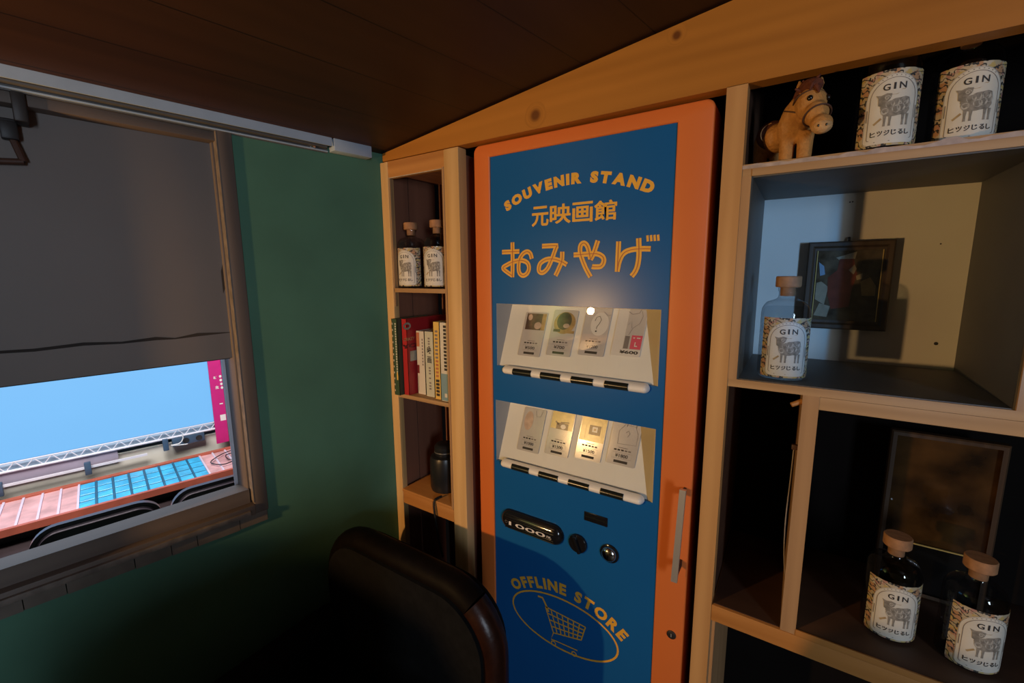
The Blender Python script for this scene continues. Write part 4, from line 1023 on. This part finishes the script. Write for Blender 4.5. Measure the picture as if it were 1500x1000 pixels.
# ================================================================== ARMCHAIR
ch = thing('armchair', 'dark leather armchair with studded edge standing before the machine', 'armchair', (-.80, .5, 0))
bxl, bxr, btop = -1.07, -.520, .770
def back_outline(d=0, n=10):
    r_ = .13-d; pts = []
    for i in range(n+1): a_ = PI-PI/2*i/n; pts.append((bxl+d+r_+r_*math.cos(a_), btop-d-r_+r_*math.sin(a_)))
    for i in range(n+1): a_ = PI/2-PI/2*i/n; pts.append((bxr-d-r_+r_*math.cos(a_), btop-d-r_+r_*math.sin(a_)))
    return pts
ol = [(bxl, .20)]+back_outline()+[(bxr, .20)]
part('backrest', prism(ol, .66, .76), 'black_cloth', ch)
part('edge_roll', tube([(p[0], .705, p[1]) for p in ol[:17]], .036, 16), 'shaded_leather', ch)  # same roll as the brown side, darkened where it lies in shade
part('side_roll', tube([(p[0], .705, p[1]) for p in ol[16:]], .0362, 16), 'leather', ch)['label'] = 'brown leather side roll with studs'
ol2 = back_outline(-.002)
i0 = [k for k, p in enumerate(ol2)]
st = [p for k, p in enumerate(ol2)]+[(bxr, btop-.13-k*.022) for k in range(1, 20)]
for k, p in enumerate(st[20:44]):
    part('stud', ball((p[0]-.019, .6735, p[1]-.002), (.0036, .0026, .0036), 10), 'stud', ch)
part('seat_cushion', box(-1.03, -.57, .12, .66, .28, .43, .04, 4), 'black_cloth', ch)
for xx in (-1.10, -.575): part('arm', box(xx, xx+.09, .12, .68, .15, .56, .035, 4), 'black_cloth', ch)
part('seat_frame', box(-1.05, -.54, .13, .70, .14, .28, .01), 'leather', ch)
for xx in (-1.04, -.56):
    for yy in (.17, .69): part('leg', tube([(xx, yy, 0), (xx, yy, .15)], [.018, .026], 12), 'frame_wood', ch)

st_ = thing('shadow_caster_table', 'unseen table-shaped blocker added to shade the lower green wall', 'table', (-1.12, -.6, 0))  # added out of view to keep the warm lamp off the wall
part('caster_top', box(-1.275, -.99, -.95, -.30, 1.045, 1.07, .006), 'frame_wood', st_)
part('shadow_lip', box(-1.275, -1.143, -.55, -.30, 1.0705, 1.10, .003), 'frame_wood', st_)  # raised lip added to lift the shadow edge on the wall
for xx in (-1.245, -1.02):
    for yy in (-.92, -.33): part('leg', box(xx-.018, xx+.018, yy-.018, yy+.018, 0, 1.045), 'frame_wood', st_)
# unseen round-backed chair shape, added so its shadow darkens the lower left wall
c2 = thing('shadow_caster_chair', 'unseen round-backed chair shape added to shade the lower left wall', 'chair', (-.2, 0, 0))
pts = [(-.33, .62)]
for i in range(11): a_ = PI-PI/2*i/10; pts.append((-.33+.20+.20*math.cos(a_), .83+.20*math.sin(a_)))
for i in range(11): a_ = PI/2-PI/2*i/10; pts.append((.30-.09+.09*math.cos(a_), .925+.09*math.sin(a_)))
pts.append((.30, .62))
pv, pf_ = prism(pts, -.035, .035)
part('backrest', ([Vector((-.37+p.y, p.x, p.z)) for p in pv], pf_), 'black_cloth', c2)
part('seat', box(-.335, .08, -.25, .22, .56, .63, .03, 3), 'black_cloth', c2)
for xx in (-.36, .05):
    for yy in (-.25, .22): part('leg', tube([(xx, yy, 0), (xx, yy, .60)], [.014, .018], 10), 'frame_wood', c2)

# ================================================================== CINEMA HALL beyond the window (HALL frame: x along the screen, y away)
HZ = -.45
struct('floor_hall', MB().add(box(-6, 5, 1.35, 5.6, HZ-.05, HZ), 'hall_floor'), 'dark floor of the cinema hall below the window', 'floor', HALL)
struct('wall_hall', MB().add(box(-6, 5, 5.55, 5.65, HZ, 4), 'hall_wall'), 'grey end wall of the cinema hall behind the screen', 'wall', HALL)
SD = 5.40
def onH(px, py, d):
    r = ray(px, py); dv = Vector((-math.cos(T2), math.sin(T2), 0)); e = Vector((math.sin(T2), math.cos(T2), 0)); q = EYE+r*(d/r.dot(dv)); return q.dot(e), q.z
scr = thing('cinema_screen', 'large pale blue lit projection screen seen through the window', 'screen', (-2.2, SD, -.03), HALL)
MB().add(box(-5.2, .775, SD+.02, SD+.045, -.03, 3.2), 'lit_screen').build('screen_surface', scr, HALL)
MB().add(box(-5.2, .79, SD+.046, SD+.07, -.05, 3.2), 'truss_back').build('screen_backing', scr, HALL)
tr = thing('lighting_truss', 'white lattice truss running along the bottom of the screen', 'truss', (-2, SD, -.12), HALL)
zt1, zt0 = -.034, -.106
MB().add(tube([(-5.2, SD, zt1), (.80, SD, zt1)], .006, 8), 'truss_white').build('chord', tr, HALL)
MB().add(tube([(-5.2, SD, zt0), (.80, SD, zt0)], .011, 8), 'truss_white').build('chord', tr, HALL)
mb = MB(); x = .79; k = 0
while x > -3.4:
    mb.add(tube([(x, SD, zt0 if k % 2 else zt1), (x-.055, SD, zt1 if k % 2 else zt0)], .004, 6), 'truss_white'); x -= .055; k += 1
mb.build('lattice', tr, HALL)
MB().add(box(-5.2, .77, SD+.03, SD+.036, zt0, zt1), 'truss_back').build('backing', tr, HALL)
rl = thing('screen_rail', 'white rail with grey brackets below the truss', 'rail', (-2, SD, -.22), HALL)
ra = onH(0, 712, SD); rb = onH(215, 661, SD)
MB().add(box(-5.2, rb[0], SD-.03, SD-.015, ra[1]-.008, ra[1]+.012), 'truss_white').build('bar', rl, HALL)
for px, py in ((129, 684), (242, 650), (0, 715)):
    q = onH(px, py, SD); MB().add(box(q[0]-.022, q[0]+.022, SD-.06, SD-.02, q[1]-.055, q[1]+.06, .004), 'hall_speaker').build('bracket', rl, HALL)
band = MB().add(box(-5.2, onH(172, 660, SD)[0], SD+.01, SD+.02, ra[1]-.0, zt0), 'hall_violet')
tag(band.build('screen_skirt', None, HALL, (-2, SD, -.2)), 'violet grey cloth skirt between the truss and the white rail', 'skirt')
cream = MB().add(box(-5.2, 2.2, SD+.05, SD+.10, -.45, onH(172, 668, SD)[1]), 'hall_cream')
tag(cream.build('low_partition', None, HALL, (-2, SD, -.45)), 'cream low partition behind the red stage deck', 'partition')
sp = thing('floor_speaker', 'dark boxy speaker under the right end of the truss', 'speaker', (.5, SD, -.22), HALL)
sa = onH(251, 640, SD); sb = onH(300, 643, SD)
MB().add(box(sa[0], sb[0], SD-.02, SD+.04, sb[1]-.005, zt0-.012, .006), 'hall_speaker').build('cabinet', sp, HALL)
q = (onH(280, 636, SD)[0], (sb[1]-.005+zt0-.012)/2)
for dx in (-.05, .06): MB().add(lathe([(.028, 0), (.026, .004), (.01, .001)], 20), 'black_metal', lambda x, y, z, dx=dx: (q[0]+dx, SD-.021-z, q[1]-.005) if False else (q[0]+dx+x, SD-.021-z, q[1]+y)).build('cone', sp, HALL)
wr = MB().add(tube(smooth_line([(onH(*p, SD-.05)[0], SD-.05, onH(*p, SD-.05)[1]) for p in ((267, 636), (268, 642), (263, 649), (251, 652), (258, 652), (275, 650))]), .005, 6), 'cable_white')
tag(wr.build('cable', None, HALL, (.4, SD-.05, -.2)), 'white cable looped in front of the dark speaker', 'cable')
ba = onH(304, 533, SD-.03); bb = onH(321, 649, SD-.03)
bn = thing('banner', 'magenta vertical banner with white characters beside the screen', 'banner', (ba[0], SD-.03, bb[1]), HALL)
wdt = .112
MB().add(box(ba[0], ba[0]+wdt, SD-.034, SD-.03, bb[1], 1.1), 'magenta').build('cloth', bn, HALL)
mb = MB()
for chx, py, px, s_ in (('新', 553, 315, .03), ('主', 567, 318, .032), ('一', 591, 324, .03)):
    mb = MB(); q = onH(px, py, SD-.035); mb.add(fit2d(text2d(chx, .04), q[0]-s_/2, q[0]+s_/2, q[1]-(.006 if chx == '一' else s_/2), q[1]+(.006 if chx == '一' else s_/2)), 'banner_print', lambda a, b: (a, SD-.0352, b)); mb.build('lettering', bn, HALL, recalc=False)
mb = MB()
q = onH(326, 611, SD-.035); mb.add(rect2d(q[0]-.02, q[0]+.03, q[1]-.035, q[1]+.03), 'banner_print', lambda a, b: (a, SD-.0352, b))
mb.build('emblem', bn, HALL, recalc=False); mb = MB()
for k in range(4):
    q = onH(322.5+k*.9, 551+k*5.5, SD-.035); mb.add(disc2d(q[0], q[1], .012, .014, 8), 'banner_print', lambda a, b: (a, SD-.0352, b))
mb.build('lettering', bn, HALL, recalc=False)
# stage deck
dk = thing('stage_deck', 'red wooden stage deck with blue tiled middle in front of the screen', 'stage', (-1, 4.9, HZ), HALL)
d0, d1, dz = 4.635, 5.265, -.30
mb = MB().add(box(-5.2, 1.6, d0+.03, d1-.03, dz-.04, dz-.012), 'deck_red').add(box(-5.1, 1.5, d0+.12, d1, HZ, dz-.04), 'hall_floor'); mb.build('deck_board', dk, HALL)
part('rim', box(-5.2, 1.6, d0-.005, d0+.03, dz-.055, dz), 'deck_rim', dk)
part('rim', box(-5.2, 1.6, d1-.03, d1+.03, dz-.04, dz), 'deck_rim', dk)
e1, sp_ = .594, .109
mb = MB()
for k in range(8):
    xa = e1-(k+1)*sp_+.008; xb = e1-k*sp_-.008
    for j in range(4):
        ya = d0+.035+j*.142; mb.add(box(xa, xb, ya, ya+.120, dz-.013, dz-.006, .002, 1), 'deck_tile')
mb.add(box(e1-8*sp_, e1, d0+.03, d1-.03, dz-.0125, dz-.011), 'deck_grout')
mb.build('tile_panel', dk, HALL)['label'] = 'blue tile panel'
for k in range(-4, 34):
    if 0 < k < 8: MB().add(box(e1-k*sp_-.006, e1-k*sp_+.006, d0+.03, d1-.03, dz-.012, dz-.004), 'deck_grout').build('batten', dk, HALL)
    else: MB().add(box(e1-k*sp_-.007, e1-k*sp_+.007, d0+.03, d1-.03, dz-.012, dz-.002), 'batten').build('batten', dk, HALL)
q = Vector((.74, 4.9, dz+.007))
cl = MB().add(tube(smooth_line([q+Vector(o_) for o_ in ((.16, .25, 0), (.02, .18, .004), (-.10, .02, .006), (-.02, -.12, .006), (.10, -.06, .008), (.12, .10, .01), (.04, .10, .01), (.05, -.05, .01), (.16, -.02, .01), (.2, .1, .012))], 8), .005, 6), 'black_plastic')
tag(cl.build('cable', None, HALL, q), 'thin dark cable coiled on the right end of the stage deck', 'cable')
# hall seats
def hall_seat(ex, ed, label, yaw=0):
    t = thing('theatre_seat', label, 'seat', (0, 0, 0), WORLD, group='seats below the window')
    t.matrix_world = HALL @ Matrix.Translation(Vector((ex, ed, HZ))) @ Matrix.Rotation(yaw, 4, 'Z')
    r_ = .10; W2 = .235; H = .825; n = 8
    pts = [(-W2, .40)]
    for i in range(n+1): a_ = PI-PI/2*i/n; pts.append((-W2+r_+r_*math.cos(a_), H-.03-r_*.8+r_*.8*math.sin(a_)+.03*math.sin(PI/2*i/n)))
    for i in range(n+1): a_ = PI/2-PI/2*i/n; pts.append((W2-r_+r_*math.cos(a_), H-r_*.8+r_*.8*math.sin(a_)))
    pts.append((W2, .40))
    b = bmesh.new(); vs, fs = prism(pts, -.045, .035)
    bv = [b.verts.new(p) for p in vs]
    for f in fs: b.faces.new([bv[i] for i in f])
    bmesh.ops.recalc_face_normals(b, faces=b.faces[:])
    bmesh.ops.bevel(b, geom=[e for e in b.edges if len(e.link_faces) == 2 and e.calc_face_angle() > 1], offset=.025, segments=3, affect='EDGES')
    b.verts.index_update(); vf = ([v_.co.copy() for v_ in b.verts], [[v_.index for v_ in f.verts] for f in b.faces]); b.free()
    part('backrest', vf, 'seat_leather', t)
    part('back_seam', tube([(-W2+.03, -.047, .70), (W2-.02, -.047, .72)], .003, 6), 'black_plastic', t)
    part('seat', box(-.23, .23, 0, .45, .36, .44, .03, 3), 'seat_leather', t)
    for sx in (-.2, .2):
        for sy in (.0, .40): part('leg', tube([(sx, sy, 0), (sx, sy, .37)], .014, 10), 'black_metal', t)
    return t
s1 = hall_seat(-.105, 2.80, 'dark leather theatre seat below the window, left one with a pale lit top edge')
s2 = hall_seat(.40, 2.80, 'dark leather theatre seat below the window, right one beside the jamb')

# ================================================================== LIGHTS
def light(name, kind, loc, energy, col, target=None, **kw):
    l = bpy.data.lights.new(name, kind); l.energy = energy; l.color = col
    for k, v_ in kw.items(): setattr(l, k, v_)
    o = bpy.data.objects.new(name, l); COL.objects.link(o); o.location = loc
    if target is not None: o.rotation_euler = (Vector(target)-Vector(loc)).to_track_quat('-Z', 'Y').to_euler()
    return o
light('warm_lamp', 'POINT', (-1.146, -.75, 1.25), 62, (1, .56, .22), shadow_soft_size=.022)
light('doorway_light', 'AREA', (2.0, -1.5, 1.5), 30, (.72, .84, 1.0), (-.2, .9, 1.25), shape='RECTANGLE', size=.35, size_y=.9)
light('blue_spill', 'SPOT', (2.02, -1.52, 1.42), 190, (.06, .40, 1.0), (-.01, 1.22, 1.48), spot_size=math.radians(9), spot_blend=.75, shadow_soft_size=.04)
hl = HALL @ Vector((-.6, 3.6, 2.6)); light('hall_light', 'AREA', hl, 185, (1, .95, .92), HALL @ Vector((-.4, 5.0, -.3)), shape='RECTANGLE', size=2.2, size_y=1.0)

w_ = bpy.data.worlds.new('world'); scene.world = w_; w_.use_nodes = True
w_.node_tree.nodes['Background'].inputs[0].default_value = (.004, .004, .005, 1); w_.node_tree.nodes['Background'].inputs[1].default_value = 1
vs_ = scene.view_settings; vs_.view_transform = 'Standard'; vs_.look = 'None'; vs_.exposure = 0; vs_.gamma = 1; vs_.use_curve_mapping = False
for o in bpy.data.objects:
    if '_b' in o: del o['_b']
